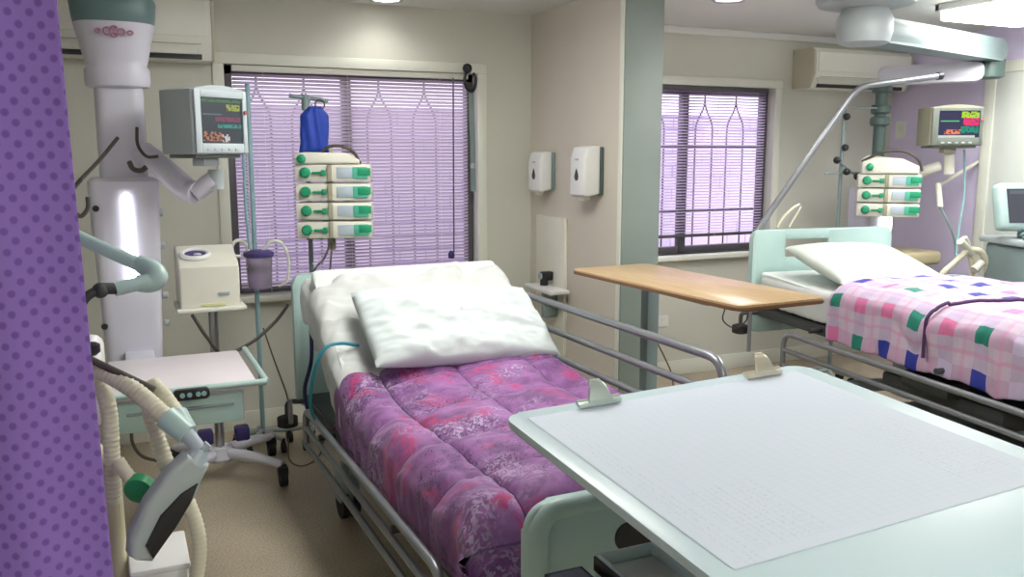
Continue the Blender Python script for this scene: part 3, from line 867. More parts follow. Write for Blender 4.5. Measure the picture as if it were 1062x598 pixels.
loft([oval(pcx, PY, 1.875, .10, .10), oval(pcx, PY, 1.885, .128, .12), oval(pcx, PY, 1.905, .134, .125), oval(pcx, PY, 1.955, .134, .125), oval(pcx, PY, 1.975, .122, .12), oval(pcx, PY, 2.0, .130, .122), oval(pcx, PY, 2.15, .164, .147)]).build('joint_housing', M_lav, pen)
lm = MB(); yf = PY - .136
def ring(x, z, rx, rz, w=.004): lm.torus((x, yf - .012, z), rx, w, X, Z * (rz / rx), 18)
for (x, z, rx, rz) in ((-.018, 2.107, .010, .008), (.018, 2.107, .014, .014), (.046, 2.121, .011, .007), (.046, 2.092, .011, .007), (.074, 2.105, .014, .013), (.108, 2.103, .010, .008)): ring(x, z, rx, rz)
lm.build('logo_mark', M_red, pen)
loft([oval(pcx, PY, 1.48, .10, .09, p=4), oval(pcx, PY, 1.88, .10, .09, p=4)]).build('neck', M_lav, pen)
nk = MB().span((.13, PY - .03, 1.60), (.15, PY, 1.87), .004); nk.build('conduit', M_tan, pen)
x0, x1 = -.105, .188
loft([oval((x0 + x1) / 2, PY, .66, .118, .11, p=7), oval((x0 + x1) / 2, PY, .86, .125, .115, p=7), oval((x0 + x1) / 2, PY, 1.44, .146, .125, p=7), oval((x0 + x1) / 2, PY, 1.475, .146, .125, p=7), oval((x0 + x1) / 2, PY, 1.49, .13, .11, p=7)]).build('service_column', M_lav, pen)
# side outlets
for z in (1.33, 1.18, .95, .82):
    MB().lathe((x1 - .012, PY - .03, z), [(.018, 0), (.018, .02), (.01, .024)], 14, Matrix.Rotation(R(90), 3, 'Y')).build('gas_outlet', M_greyp, pen)
for z in (1.36, .84): MB().lathe((x0 + .03, PY - .12, z), [(.014, 0), (.014, .014)], 12, Matrix.Rotation(R(90), 3, 'X')).build('socket', M_black, pen)
MB().prism(rrect(.030, 1.02, .066, 1.425, .017, 6), (0, PY - .138, 0), X, Z, Yv, .02, .004).build('light_strip', M_lamp, pen)
# shelf with drawer in front of the column
sz = .735
q = [atZ(115, 412, sz), atZ(272, 392, sz), atZ(215, 364, sz), atZ(113, 379, sz)]
sx0, sx1, sy0, sy1 = -.07, .455, 3.33, 3.93
sh = MB().span((sx0, sy0, sz - .022), (sx1, sy1, sz), .008); sh.build('shelf', mat('shelf_top', (222, 216, 220), .4, var=.02), pen)
rl = MB().tube([(sx0, sy0 - .012, sz + .002), (sx1 + .03, sy0 - .012, sz + .002)], .012).tube([(sx1 + .03, sy0 - .012, sz + .002), (sx1 + .03, sy1, sz + .002)], .012)
rl.build('shelf_rail', M_tealgrey, pen)
dw = MB().span((sx0 + .02, sy0 + .02, sz - .15), (sx1 - .05, sy1 - .05, sz - .024), .01)
dwo = dw.build('drawer', M_greyp, pen)
MB().span((sx0 + .03, sy0 + .005, sz - .145), (sx1 - .06, sy0 + .02, sz - .035), .006).build('drawer_front', M_tealgrey, dwo)
MB().span((sx0 + .06, sy0 - .004, sz - .08), (sx1 - .09, sy0 + .006, sz - .068), .004).build('drawer_grip', M_slate2, dwo)
hd = MB().prism(rrect(.15, sz - .030, .275, sz + .010, .014, 5), (0, sy0 - .045, 0), X, Z, Yv, .028, .004)
ho = hd.build('brake_handle', M_black, pen)
kb = MB()
for x in (.18, .205, .235, .255): kb.cyl((x, sy0 - .050, sz - .01), (x, sy0 - .044, sz - .01), .009, n=12)
kb.build('buttons', M_paleblue, ho)
MB().span((-.0, sy1 - .02, sz - .12), (.12, PY - .1, sz - .02), .006).build('shelf_bracket', M_lav, pen)
# monitor arm
mp0 = Vector((.17, PY - .05, 1.60))
arm = MB().tube(catmull([(.13, PY - .06, 1.60), (.19, PY - .12, 1.545), at(192, 195, 4.12), at(203, 200, 4.08)], 8), [.052] * 25, 14)
arm.tube([at(203, 200, 4.08), at(222, 186, 4.05)], .040, 14)
arm.build('monitor_arm', M_lav, pen)
MB().cyl(at(224, 196, 4.05), at(224, 176, 4.05), .034).build('arm_joint', M_greyp, pen)
hk = MB().tube(catmull([at(122, 143, 4.1), at(103, 166, 4.0), at(84, 186, 3.95)]), .008, 8)
hk.tube(catmull([at(84, 186, 3.95), at(74, 200, 3.95), at(77, 218, 3.95), at(84, 224, 3.95), at(91, 216, 3.95), at(91, 204, 3.95)]), .009, 8)
hk.tube(catmull([at(142, 132, 4.1), at(143, 150, 4.08), at(152, 162, 4.06), at(164, 162, 4.06)]), .007, 8)
hk.tube(catmull([at(134, 168, 4.1), at(138, 175, 4.08), at(146, 177, 4.07), at(152, 173, 4.07)]), .011, 8)
hk.build('cables', M_cable, pen)

# ------------------------------------------------------------------ patient monitor one
def monitor(name, label, loc, rz, w, h, d, m_body, m_face, m_scr, scr, knob=True):
    r = thing(name, label, 'monitor', loc, rz)
    b = MB()
    prof = [(-w / 2, 0), (w / 2, 0), (w / 2, h * .93)] + [(w / 2 - w * k / 10, h * (.93 + .07 * math.sin(PI * k / 10))) for k in range(1, 10)] + [(-w / 2, h * .93)]
    b.prism(prof, (0, -d / 2, 0), X, Z, Yv, d, .014, 3)
    b.build('housing', m_body, r, local=True)
    x0, x1, z0, z1 = [v for v in (scr[0] * w - w / 2, scr[1] * w - w / 2, scr[2] * h, scr[3] * h)]
    f = MB(); fw = .028
    for (a, bb) in (((-w / 2 + .006, .006), (x0, h * .92)), ((x1, .006), (w / 2 - .006, h * .92)), ((x0, .006), (x1, z0)), ((x0, z1), (x1, h * .92))):
        f.span((a[0], -d / 2 - .012, a[1]), (bb[0], -d / 2 + .004, bb[1]), .003)
    f.build('bezel', m_face, r, local=True)
    q = MB(); q.quad((x0, -d / 2 - .004, z0), (x1, -d / 2 - .004, z0), (x1, -d / 2 - .004, z1), (x0, -d / 2 - .004, z1))
    q.build('screen', m_scr, r, local=True)
    k = MB()
    for i in range(5): k.span((x0 + .02 + i * (x1 - x0) / 6, -d / 2 - .016, h * .05), (x0 + .042 + i * (x1 - x0) / 6, -d / 2 - .010, h * .09), .002)
    k.build('keys', M_greyp, r, local=True)
    if knob: MB().lathe((w / 2 - .018, -d / 2 - .012, h * .62), [(.008, 0), (.008, .01), (.004, .012)], 12, Matrix.Rotation(R(90), 3, 'X')).build('alarm_light', M_pinkred, r, local=True)
    MB().span((-w * .42, -d * .4, -.016), (w * .42, d * .4, 0), .004).build('underside_plate', M_mondark, r, local=True)
    MB().span((-.04, -.04, -.05), (.04, .04, -.016), .006).build('mount', m_body, r, local=True)
    return r
mc = at(213, 160, 3.98)
monitor('patient_monitor', 'grey patient monitor on the pendant arm, overlapping the left window', (mc.x, 3.98, mc.z), R(32), .275, .285, .22, M_mongrey, M_mongrey, M_screen1, (.13, .90, .16, .82))

# ------------------------------------------------------------------ air conditioners
def aircon(label, x0, x1, z0, z1):
    r = thing('air_conditioner', label, 'air conditioner', ((x0 + x1) / 2, YB, z0)); d = .22
    prof = [(YB, z0), (YB, z1), (YB - d + .03, z1), (YB - d, z1 - .03), (YB - d, z0 + .10), (YB - d + .05, z0)]
    b = MB(); b.prism([(p[0], p[1]) for p in prof], (x0, 0, 0), Yv, Z, X, x1 - x0, .006)
    b.build('casing', M_ac, r)
    for xa, xb in ((x0 - .006, x0 + .012), (x1 - .012, x1 + .006)):
        e = MB(); e.prism([(p[0] + (-.003 if p[0] < YB else 0), p[1]) for p in prof], (xa, 0, 0), Yv, Z, X, xb - xa, .004); e.build('end_cap', M_acside, r)
    f = MB().span((x0 + .03, YB - d - .01, z0 + .115), (x1 - .03, YB - d + .004, z1 - .03), .005); f.build('front_panel', M_ac, r)
    v = MB().box(((x0 + x1) / 2 - .03, YB - d - .004, z0 + .048), (x1 - x0 - .12, .012, .050), .004, Matrix.Rotation(R(-26), 3, 'X')); v.build('air_flap', M_trim, r)
    s = MB().span((x0 + .06, YB - d + .010, z0 + .078), (x1 - .06, YB - d + .03, z0 + .106)).span((x0 + .06, YB - d + .03, z0 + .004), (x1 - .06, YB - d + .05, z0 + .03)); s.build('outlet_slot', M_dark, r)
    return r
aircon('white wall air conditioner above the left end of the left window, behind the pendant', -.42, .525, 2.075, 2.40)
aircon('white wall air conditioner above the trapeze bar, right of the far window', 4.60, 5.56, 2.06, 2.34)

# ------------------------------------------------------------------ syringe pumps
def pump_proto(label, loc, rz, group, w=.385):
    r = thing('syringe_pump', label, 'syringe pump', loc, rz, group)
    d, h = .16, .088
    b = MB().box((0, 0, h / 2), (w, d, h), .010); b.build('body', M_offwhite, r, local=True)
    k = MB().lathe((-w * .36, -d / 2, h * .52), [(.026, 0), (.028, .012), (.018, .03), (.006, .032)], 20, Matrix.Rotation(R(90), 3, 'X')); k.build('drive_knob', M_green, r, local=True)
    k = MB().span((-w * .27, -d / 2 - .016, h * .44), (-w * .10, -d / 2, h * .58), .004).span((-w * .15, -d / 2 - .022, h * .34), (-w * .09, -d / 2, h * .68), .004); k.build('plunger_arm', M_green, r, local=True)
    MB().span((-w * .07, -d / 2 - .014, .002), (-w * .01, -d / 2, h - .002), .003).build('side_handle', M_tan, r, local=True)
    MB().span((w * .05, -d / 2 - .006, h * .2), (w * .26, -d / 2, h * .82), .003).build('display', M_lcd, r, local=True)
    MB().span((w * .26, -d / 2 - .010, h * .16), (w * .46, -d / 2, h * .84), .004).build('keypad', M_keyteal, r, local=True)
    MB().span((w * .33, -d / 2 - .014, h * .36), (w * .50, -d / 2 - .006, h * .8), .003).build('release_button', M_green, r, local=True)
    return r
def iv_stand(label, loc, h, rods=True, m=M_slate2, base=True):
    r = thing('drip_stand', label, 'drip stand', loc)
    x, y, _ = loc
    p = MB().cyl((x, y, .08), (x, y, h), .0125, n=14); p.build('pole', m, r)
    if base:
        b = MB()
        for k in range(5):
            a = 2 * PI * k / 5 + .3
            b.tube([(x, y, .10), (x + .15 * math.cos(a), y + .15 * math.sin(a), .075)], .015, 8)
        b.build('base', M_greyp, r)
        for k in range(5):
            a = 2 * PI * k / 5 + .3
            c = (x + .15 * math.cos(a), y + .15 * math.sin(a), .03)
            w = MB().cyl((c[0] - .012, c[1], .03), (c[0] + .012, c[1], .03), .03, n=14).cyl((c[0], c[1], .045), (c[0], c[1], .08), .01); w.build('castor', M_rubber, r)
    return r
SP = Vector((.952, 4.71, 0))
st1 = iv_stand('drip stand carrying the pump stack in front of the left window', SP, 1.885)
a = MB().tube([(SP.x - .085, SP.y - .01, 1.893), (SP.x + .12, SP.y + .01, 1.872)], .012, 10).cyl((SP.x, SP.y, 1.82), (SP.x, SP.y, 1.9), .022)
a.build('hook_bar', M_slate2, st1)
fr = MB().box((1.06, 4.68, 1.36), (.035, .06, .56), .006).box((1.0, 4.70, 1.15), (.14, .03, .03), .005); fr.build('pump_rack', M_tan, st1)
pr0 = None; PR = R(-19)
zs = [1.475, 1.375, 1.278, 1.180]
names = ['topmost of the four green and cream pumps before the left window', 'second from top of the four pumps before the left window', 'third from top of the four pumps before the left window', 'lowest of the four green and cream pumps before the left window']
zs = [1.452, 1.354, 1.256, 1.158]
for i, z in enumerate(zs):
    loc = (1.055, 4.545, z)
    if i == 0: pr0 = pump_proto(names[0], loc, PR, 'syringe pumps stacked before the left window')
    else: copy_thing(pr0, loc, PR, names[i])
cu = thing('pump_control_unit', 'cream control unit with dark carrying handle on top of the left pump stack', 'control unit', (1.03, 4.545, 1.542), PR)
MB().prism([(-.17, 0), (.16, 0), (.16, .02), (.10, .055), (-.12, .06), (-.17, .05)], (0, -.08, 0), X, Z, Yv, .16, .012, 3).build('body', M_offwhite, cu, local=True)
MB().tube(catmull([(-.03, -.06, .05), (0, -.07, .085), (.07, -.07, .09), (.13, -.06, .06), (.165, -.05, .0)]), .008, 8).build('handle', M_cable, cu, local=True)
MB().lathe((-.13, -.08, .025), [(.022, 0), (.024, .012), (.01, .024)], 16, Matrix.Rotation(R(90), 3, 'X')).build('knob', M_green, cu, local=True)
# blue bag hanging on the stand
bg = thing('infusion_bag_cover', 'bright blue pouch hanging on the drip stand before the left window', 'bag', (.985, 4.59, 1.60))
def bagf(sg):
    def fn(u, v):
        x = 2 * u - 1; zz = v
        w = .078 * (1 - .55 * sst(.78, 1, zz)) * (1 - .06 * math.sin(PI * zz) + .05 * fbm(x, zz * 3, 1))
        k = max(0, 1 - abs(x) ** 2.4) ** .5 * max(0, 1 - (2 * zz - 1) ** 6) ** .5
        return Vector((.962 + .012 * zz + x * w, 4.585 + sg * .035 * k + .006 * math.sin(9 * x + 5 * zz) * k * (sg < 0), 1.60 + .235 * zz))
    return fn
b = MB().grid(bagf(-1), 20, 24).grid(bagf(1), 20, 24); bmesh.ops.remove_doubles(b.bm, verts=b.bm.verts, dist=.0006); b.build('pouch', M_blue, bg, angle=80)
MB().torus((1.0, 4.585, 1.845), .024, .004, X, Z, 20).build('hanging_loop', M_cable, bg)
MB().tube(catmull([(.99, 4.585, 1.605), (1.02, 4.57, 1.595), (1.03, 4.56, 1.60)]), .010, 8).build('outlet_port', M_navy, bg)
cb = MB()
cb.tube(catmull([at(343, 252, 4.5), at(336, 268, 4.48), at(326, 282, 4.46), at(322, 320, 4.45)]), .006, 6).tube(catmull([at(345, 252, 4.5), at(343, 270, 4.48), at(341, 300, 4.46)]), .005, 6)
cb.build('power_cables', M_cable, st1)

# second pump group, by the right bed
SP2 = Vector((4.47, 4.45, 0))
st2 = iv_stand('drip stand with black clamps behind the headboard of the right bed', SP2, 1.92, m=M_slate2)
for px, py in ((885, 121), (885, 153)):
    c = at(px, py, 4.42); MB().ball((SP2.x, SP2.y - .025, c.z), .024).build('clamp_knob', M_black, st2)
for px, py in ((868, 166), (878, 178), (889, 183)): MB().ball(at(px, py, 4.40), .024).build('clamp_knob', M_black, st2)
for q0, q1_, rr_ in (((855, 180), (892, 179), .006), ((868, 166), (889, 183), .007), ((885, 112), (910, 112), .006)): MB().tube([at(*q0, 4.43), at(*q1_, 4.43)], rr_, 8).build('cross_rod', M_slate2, st2)
names = ['topmost of the three green pumps beside the lilac wall', 'middle of the three green pumps beside the lilac wall', 'lowest of the three green pumps beside the lilac wall']
c2 = at(921, 190, 4.24)
for i, py in enumerate((194, 209, 224)):
    z = at(921, py, 4.24).z
    copy_thing(pr0, (c2.x, 4.24, z), R(-42), names[i])['group'] = 'syringe pumps stacked by the right bed'
cu2 = thing('pump_control_unit', 'cream control unit on top of the right pump stack', 'control unit', (c2.x - .01, 4.24, at(921, 180, 4.24).z), R(-42))
MB().prism([(-.17, 0), (.18, 0), (.18, .05), (.08, .10), (-.12, .12), (-.17, .09)], (0, -.09, 0), X, Z, Yv, .18, .014, 3).build('body', M_offwhite, cu2, local=True)
MB().tube(catmull([(-.17, -.08, .08), (-.05, -.1, .14), (.08, -.1, .145), (.17, -.08, .09), (.2, -.06, .02)]), .009, 8).build('handle', M_cable, cu2, local=True)
MB().lathe((-.12, -.09, .045), [(.022, 0), (.024, .012), (.01, .024)], 16, Matrix.Rotation(R(90), 3, 'X')).build('knob', M_green, cu2, local=True)

# ------------------------------------------------------------------ ceiling pendant by the right bed
p2 = thing('supply_pendant', 'grey double arm ceiling pendant above the right bed', 'medical pendant', (3.86, 3.73, ZC))
MB().lathe((3.86, 3.73, 2.385), [(.16, 0), (.25, .02), (.265, .04), (.265, .064)], 40).build('ceiling_plate', M_greyp, p2)
MB().lathe((3.86, 3.73, 2.19), [(.10, 0), (.135, .012), (.15, .07), (.15, .14), (.12, .195)], 32).build('bearing', M_greyp, p2)
e1 = Vector((5.27, 4.0, 2.25)); s1_ = Vector((3.86, 3.73, 2.275)); dd = (e1 - s1_); dh = Vector((dd.x, dd.y, 0)).normalized(); sd = Vector((-dh.y, dh.x, 0))
MB().prism(rrect(-.04, -.068, dd.length + .03, .068, .05, 5), s1_ - sd * .085, dd.normalized(), Z, sd, .17, .012).build('upper_arm', M_slate2, p2)
MB().lathe((e1.x - .01, e1.y, 2.075), [(.065, 0), (.088, .01), (.088, .12), (.065, .13)], 24).build('elbow_joint', M_pgreen, p2)
e2 = Vector((4.80, 4.45, 2.11)); st_ = Vector((e1.x - .07, e1.y, 2.12)); dd = e2 - st_; dh = dd.normalized(); sd = Vector((-dh.y, dh.x, 0)).normalized()
MB().prism(rrect(0, -.06, dd.length + .03, .06, .04, 5), st_ - sd * .07, dh, Z, sd, .14, .012).build('lower_arm', M_lav, p2)
MB().cyl((e2.x, e2.y, 1.35), (e2.x, e2.y, 2.07), .040, n=20).build('drop_tube', M_pgreen, p2)
for z in (2.0, 1.86, 1.78): MB().lathe((e2.x, e2.y, z), [(.055, 0), (.065, .01), (.065, .05), (.055, .06)], 20).build('collar', M_pgreen, p2)
c_ = MB().span((e2.x - .09, e2.y - .05, .62), (e2.x + .13, e2.y + .16, 1.36), .02); c_.build('service_column', M_lav, p2)
MB().prism(rrect(at(917, 240, 4.36).x, 1.055, at(926, 240, 4.36).x, 1.17, .02, 5), (0, 4.372, 0), X, Z, Yv, .026, .004).build('light_strip', M_lamp, p2)
zz = .90
MB().span((4.96, 4.36, zz - .10), (5.40, 4.72, zz), .03, 3).build('shelf', M_beigeshelf, p2)
MB().span((4.88, 4.42, zz - .09), (4.99, 4.6, zz - .03), .006).build('shelf_bracket', M_tan, p2)
MB().tube(catmull([at(925, 178, 4.4), at(945, 182, 4.3), at(962, 176, 4.2), at(975, 172, 4.15)]), .035, 12).tube([at(984, 180, 4.12), at(984, 160, 4.12)], .035, 12).build('monitor_arm', M_offwhite, p2)
mc = at(982, 151, 4.10)
m2 = monitor('patient_monitor', 'small tan patient monitor with colourful readings against the lilac wall', (mc.x + .01, 4.10, mc.z), R(-27), .335, .262, .22, M_tan, M_mondark, M_screen2, (.14, .92, .2, .84))

# trapeze bar of the right bed
tp = thing('trapeze_pole', 'chrome lifting pole rising from the headboard of the right bed', 'lifting pole', (3.52, 4.12, .70))
MB().tube(round_corners([(3.515, 4.17, .72), (3.515, 4.17, 1.10), at(889, 90, 3.98), at(972, 79, 3.85)], .09, 8), .019, 14).build('pole', M_steel, tp)
q_ = at(972, 79, 3.85); q2_ = at(976.5, 78.5, 3.845); MB().cyl(q_, q2_, .0235, n=16).build('end_cap', M_black, tp)

# ------------------------------------------------------------------ wall things on the divider
def dispenser(label, y0, y1, z0, z1, d, m):
    r = thing('soap_dispenser', label, 'dispenser', (XD, (y0 + y1) / 2, z0)); h = z1 - z0
    bk = MB().span((XD - .022, y0, z0 + .01), (XD, y1, z1 - .005), .008); bk.build('back_plate', M_pgreen if m else M_slate2, r)
    prof = [(0, .06 * h), (d * .85, 0), (d, .05 * h), (d, .75 * h), (d * .8, .97 * h), (d * .5, h), (0, h)]
    b = MB(); b.prism(prof, (XD - .02, y0 + .004, z0), -X, Z, Yv, y1 - y0 - .008, .016, 3); b.build('cover', M_white, r)
    yc = (y0 + y1) / 2; xf = XD - .02 - d
    g = MB(); t = [(0, .045), (.012, .02), (.018, 0), (.012, -.016), (0, -.022), (-.012, -.016), (-.018, 0), (-.012, .02)]
    g.prism([(p[0] * 1.2, p[1] * 1.0) for p in t], (xf - .003, yc, z0 + .40 * h), Yv, Z, X, .004); g.build('drop_window', M_dark, r)
    MB().span((xf - .002, yc - .02, z0 + .72 * h), (xf + .002, yc + .02, z0 + .76 * h), .001).build('maker_badge', M_greyp, r)
    MB().span((XD - .02 - d * .75, yc - .03, z0 - .02), (XD - .02 - d * .3, yc + .03, z0 + .02), .008).build('nozzle', M_offwhite, r)
    return r
dispenser('white soap dispenser on the divider wall, left one nearer the corner', 4.75, 4.93, 1.36, 1.605, .085, 0)
dispenser('white soap dispenser on the divider wall, right one nearer the grey post', 4.17, 4.345, 1.355, 1.635, .105, 1)
pn = thing('wall_trunking', 'white wall trunking cover below the soap dispensers', 'wall panel', (XD, 4.78, .30))
MB().span((XD - .025, 4.585, .30), (XD, 4.97, 1.21), .008).build('cover', M_offwhite, pn)
ws = thing('wall_shelf', 'small white shelf on the wall panel beside the raised pillow', 'shelf', (XD - .02, 4.65, .74))
MB().span((XD - .16, 4.50, .765), (XD - .027, 4.86, .79), .008).build('board', M_white, ws)
MB().span((XD - .12, 4.66, .60), (XD - .027, 4.70, .765), .006).build('bracket', M_slate2, ws)
sm = thing('wall_regulator', 'small dark regulator above the white wall shelf', 'regulator', (XD - .06, 4.74, .79))
MB().cyl((XD - .08, 4.74, .79), (XD - .08, 4.74, .83), .025).span((XD - .10, 4.715, .82), (XD - .027, 4.765, .875), .008).build('body', M_black, sm)
MB().lathe((XD - .10, 4.74, .848), [(.018, 0), (.02, .012)], 14, Matrix.Rotation(R(-90), 3, 'Y')).build('dial', M_greyp, sm)

def socket(label, c, nx, ny, w, h):
    r = thing('wall_socket', label, 'socket', c)
    o = Vector(c); ax = Vector((-ny, nx, 0)); n = Vector((nx, ny, 0))
    MB().prism(rrect(-w / 2, -h / 2, w / 2, h / 2, .008, 3), o, ax, Z, n, .010, .002).build('plate', M_white, r)
    MB().prism(rrect(-w * .22, -h * .25, w * .22, h * .25, .004, 2), o + n * .010, ax, Z, n, .003).build('rocker', M_offwhite, r)
    return r
socket('white wall socket low on the back wall, right of the grey post', (3.515, YB, .41), 0, -1, .085, .085)
socket('white light switch on the lilac wall beside the small monitor', (XR, 5.0, 1.775), -1, 0, .09, .13)

# strap and hook hanging at the right edge of the left window
hk = thing('hanging_strap', 'grey strap on a black hook at the right edge of the left window', 'strap', (2.03, YB - .05, 2.10))
MB().ball((2.005, YB - .055, 2.105), .030, n=14).tube(catmull([(2.005, YB - .055, 2.1), (1.985, YB - .06, 2.04), (2.0, YB - .06, 1.985), (2.04, YB - .06, 1.975), (2.06, YB - .055, 2.04), (2.045, YB - .05, 2.08)]), .010, 8).build('hook', M_black, hk)
MB().grid(lambda u, v: Vector((2.012 + .035 * u + .012 * v, YB - .055 + .004 * math.sin(8 * v), 1.98 - .62 * v)), 2, 20).build('strap', M_slate2, hk)
MB().lathe((2.036, YB - .055, 1.50), [(.004, 0), (.015, .004), (.015, .03), (.004, .034)], 12).build('slider', M_greyp, hk)
# ------------------------------------------------------------------ humidifier on its rolling stand, suction jar
hx, hy = .40, 4.36
stn = thing('rolling_stand', 'low white rolling stand with tray between the pendant and the near bed', 'stand', (hx, hy, 0))
MB().cyl((hx, hy, .10), (hx, hy, .875), .022).build('post', M_chrome, stn)
MB().span((hx - .17, hy - .16, .865), (hx + .14, hy + .13, .885), .008).build('tray', M_trim, stn)
bs = MB()
for (dx, dy) in ((.26, -.24), (.28, .22), (-.22, -.20), (-.2, .24)):
    bs.tube([(hx, hy, .135), (hx + dx * .6, hy + dy * .6, .125), (hx + dx, hy + dy, .105)], [.032, .026, .020], 10)
bs.lathe((hx, hy, .09), [(.06, 0), (.075, .02), (.06, .07)], 20)
bs.build('base', M_lav, stn)
for (dx, dy) in ((.26, -.24), (.28, .22), (-.22, -.20), (-.2, .24)):
    w = MB().cyl((hx + dx - .018, hy + dy, .043), (hx + dx + .018, hy + dy, .043), .043, n=18).box((hx + dx, hy + dy, .075), (.05, .06, .06), .015); w.build('castor', M_rubber, stn)
for dx in (-.07, .10):
    MB().span((hx + dx - .035, hy - .09, .20), (hx + dx + .035, hy - .02, .27), .012).build('purple_clip', M_purp, stn)
hm = thing('humidifier', 'white box humidifier with oval dial opening on the rolling stand tray', 'humidifier', (hx - .02, hy - .01, .885))
xa, xb, ya, yb = hx - .155, hx + .115, hy - .14, hy + .12
loft([[(xa, ya, .886), (xb, ya, .886), (xb, yb, .886), (xa, yb, .886)], [(xa, ya - .004, 1.06), (xb - .012, ya - .004, 1.06), (xb - .012, yb, 1.06), (xa, yb, 1.06)], [(xa + .004, ya + .05, 1.125), (xb - .02, ya + .05, 1.125), (xb - .02, yb, 1.15), (xa + .004, yb, 1.15)]])
hb = MB(); hb.prism([(ya, .886), (ya - .006, 1.075), (ya + .03, 1.10), (yb - .03, 1.155), (yb, 1.14), (yb, .886)], (xa, 0, 0), Yv, Z, X, xb - xa, .014, 3); hb.build('casing', M_offwhite, hm)
rot = Matrix.Rotation(R(18), 3, 'X')
rg = MB(); cc = Vector((xa + .085, ya + .085, 1.128))
rg.tube([cc + rot @ Vector((.06 * math.cos(2 * PI * k / 24), .05 * math.sin(2 * PI * k / 24), 0)) for k in range(25)], .012, 8); rg.build('opening_rim', M_white, hm)
rg = MB().lathe(cc - rot @ Vector((0, 0, .004)), [(.050, 0), (.050, .006)], 24, rot); rg.build('opening', M_lidviolet, hm)
MB().ball(cc + rot @ Vector((.008, -.012, .004)), .018, (1, .8, .4)).build('float_ball', M_lav, hm)
MB().span((xa + .17, ya - .009, .94), (xa + .22, ya - .003, .957), .002).build('rating_label', M_greyp, hm)
MB().span((xa + .09, ya - .008, .893), (xa + .2, ya - .002, .905), .002).build('warning_strip', mat('pale_yellow_label', (206, 208, 150), .6), hm)
# teal pole with the jar
ts = iv_stand("thin pale blue pole stand holding the suction jar, left of the near bed", (.660, 4.72, 0), 1.95, m=M_paleblue)
jr = thing('suction_jar', 'clear suction jar with dark lid on the pale blue pole', 'jar', (.64, 4.64, .92))
jx, jy = .665, 4.63
MB().lathe((jx, jy, .90), [(.055, 0), (.062, .01), (.068, .16), (.068, .165)], 28).build('jar_body', M_jar, jr)
MB().lathe((jx, jy, 1.065), [(.074, 0), (.078, .008), (.078, .022), (.05, .034)], 28).build('lid', M_lidviolet, jr)
tb = MB()
tb.tube(catmull([(jx - .05, jy, 1.09), (jx - .06, jy - .01, 1.13), (jx - .1, jy - .01, 1.155), (jx - .13, jy - .01, 1.13), (jx - .125, jy, 1.08), (jx - .09, jy, 1.07)]), .009, 8)
tb.tube(catmull([(jx + .02, jy, 1.09), (jx + .06, jy - .01, 1.14), (jx + .12, jy - .01, 1.13), (jx + .15, jy - .01, 1.04), (jx + .14, jy, .93), (jx + .10, jy + .02, .90)]), .008, 8)
tb.build('suction_tubes', M_trim, jr)
MB().span((jx - .03, jy + .064, .98), (jx + .03, 4.708, 1.02), .006).build('holder', M_slate2, jr)
single('infusion_line', MB().tube(catmull([at(247, 96, 4.45), at(252, 150, 4.5), at(255, 215, 4.55), at(259, 258, 4.58)]), .008, 8), M_paleblue, 'pale blue tube hanging down in front of the left window', 'tube')
cbl = MB().tube(catmull([at(199, 326, 4.2), at(215, 350, 4.2), at(232, 367, 4.22), at(262, 354, 4.3), at(285, 334, 4.35), at(299, 316, 4.38)]), .008, 8)
single('power_cable', cbl, M_cable, 'dark cable swagging from the humidifier stand towards the near headboard', 'cable')
single('power_cable', MB().tube(catmull([at(273, 340, 4.6), at(284, 372, 4.55), at(297, 408, 4.5), at(300, 425, 4.45)]), .004, 6), M_brownc, 'thin brown cord hanging under the left window beside the near headboard', 'cord')
single('power_cable', MB().tube(catmull([at(136, 442, 4.5), at(138, 460, 4.45), at(150, 474, 4.4), at(180, 478, 4.35), at(205, 470, 4.3)]), .008, 8), M_cable, 'dark cable looping near the floor below the pendant shelf', 'cable')
single('oxygen_tube', MB().tube(catmull([at(372, 358, 3.5), at(352, 356, 3.48), at(336, 362, 3.45), at(326, 385, 3.46), at(322, 420, 3.52), at(330, 442, 3.62)]), .007, 8), M_teal, 'teal tube looping over the left edge of the near bed', 'tube')
single('oxygen_tube', MB().tube(catmull([at(322, 330, 4.02), at(323, 372, 3.95), at(316, 405, 3.95), at(322, 436, 3.92)]), .009, 8), M_navy, 'dark tube hanging beside the left end of the near headboard', 'tube')
single('call_cord', MB().tube(catmull([at(299, 455, 4.05), at(300, 476, 4.0), at(313, 483, 3.95), at(330, 474, 3.9), at(336, 455, 3.9)]), .004, 6), M_brownc, 'thin cord drooping under the black corner bumper of the near bed', 'cord')
single('call_cord', MB().tube(catmull([at(682, 356, 4.6), at(690, 372, 4.58), at(697, 390, 4.55), at(700, 420, 4.5)]), .005, 6), M_brownc, 'brown cord leaning on the back wall right of the grey post', 'cord')
single('tubing', MB().tube(catmull([at(806, 236, 4.2), at(812, 226, 4.2), at(822, 216, 4.2), at(829, 212, 4.2)]), .009, 8).tube(catmull([at(818, 236, 4.22), at(824, 226, 4.22), at(831, 214, 4.22)]), .007, 8), M_cream, 'cream tubes standing up behind the right headboard below the lifting pole', 'tube')

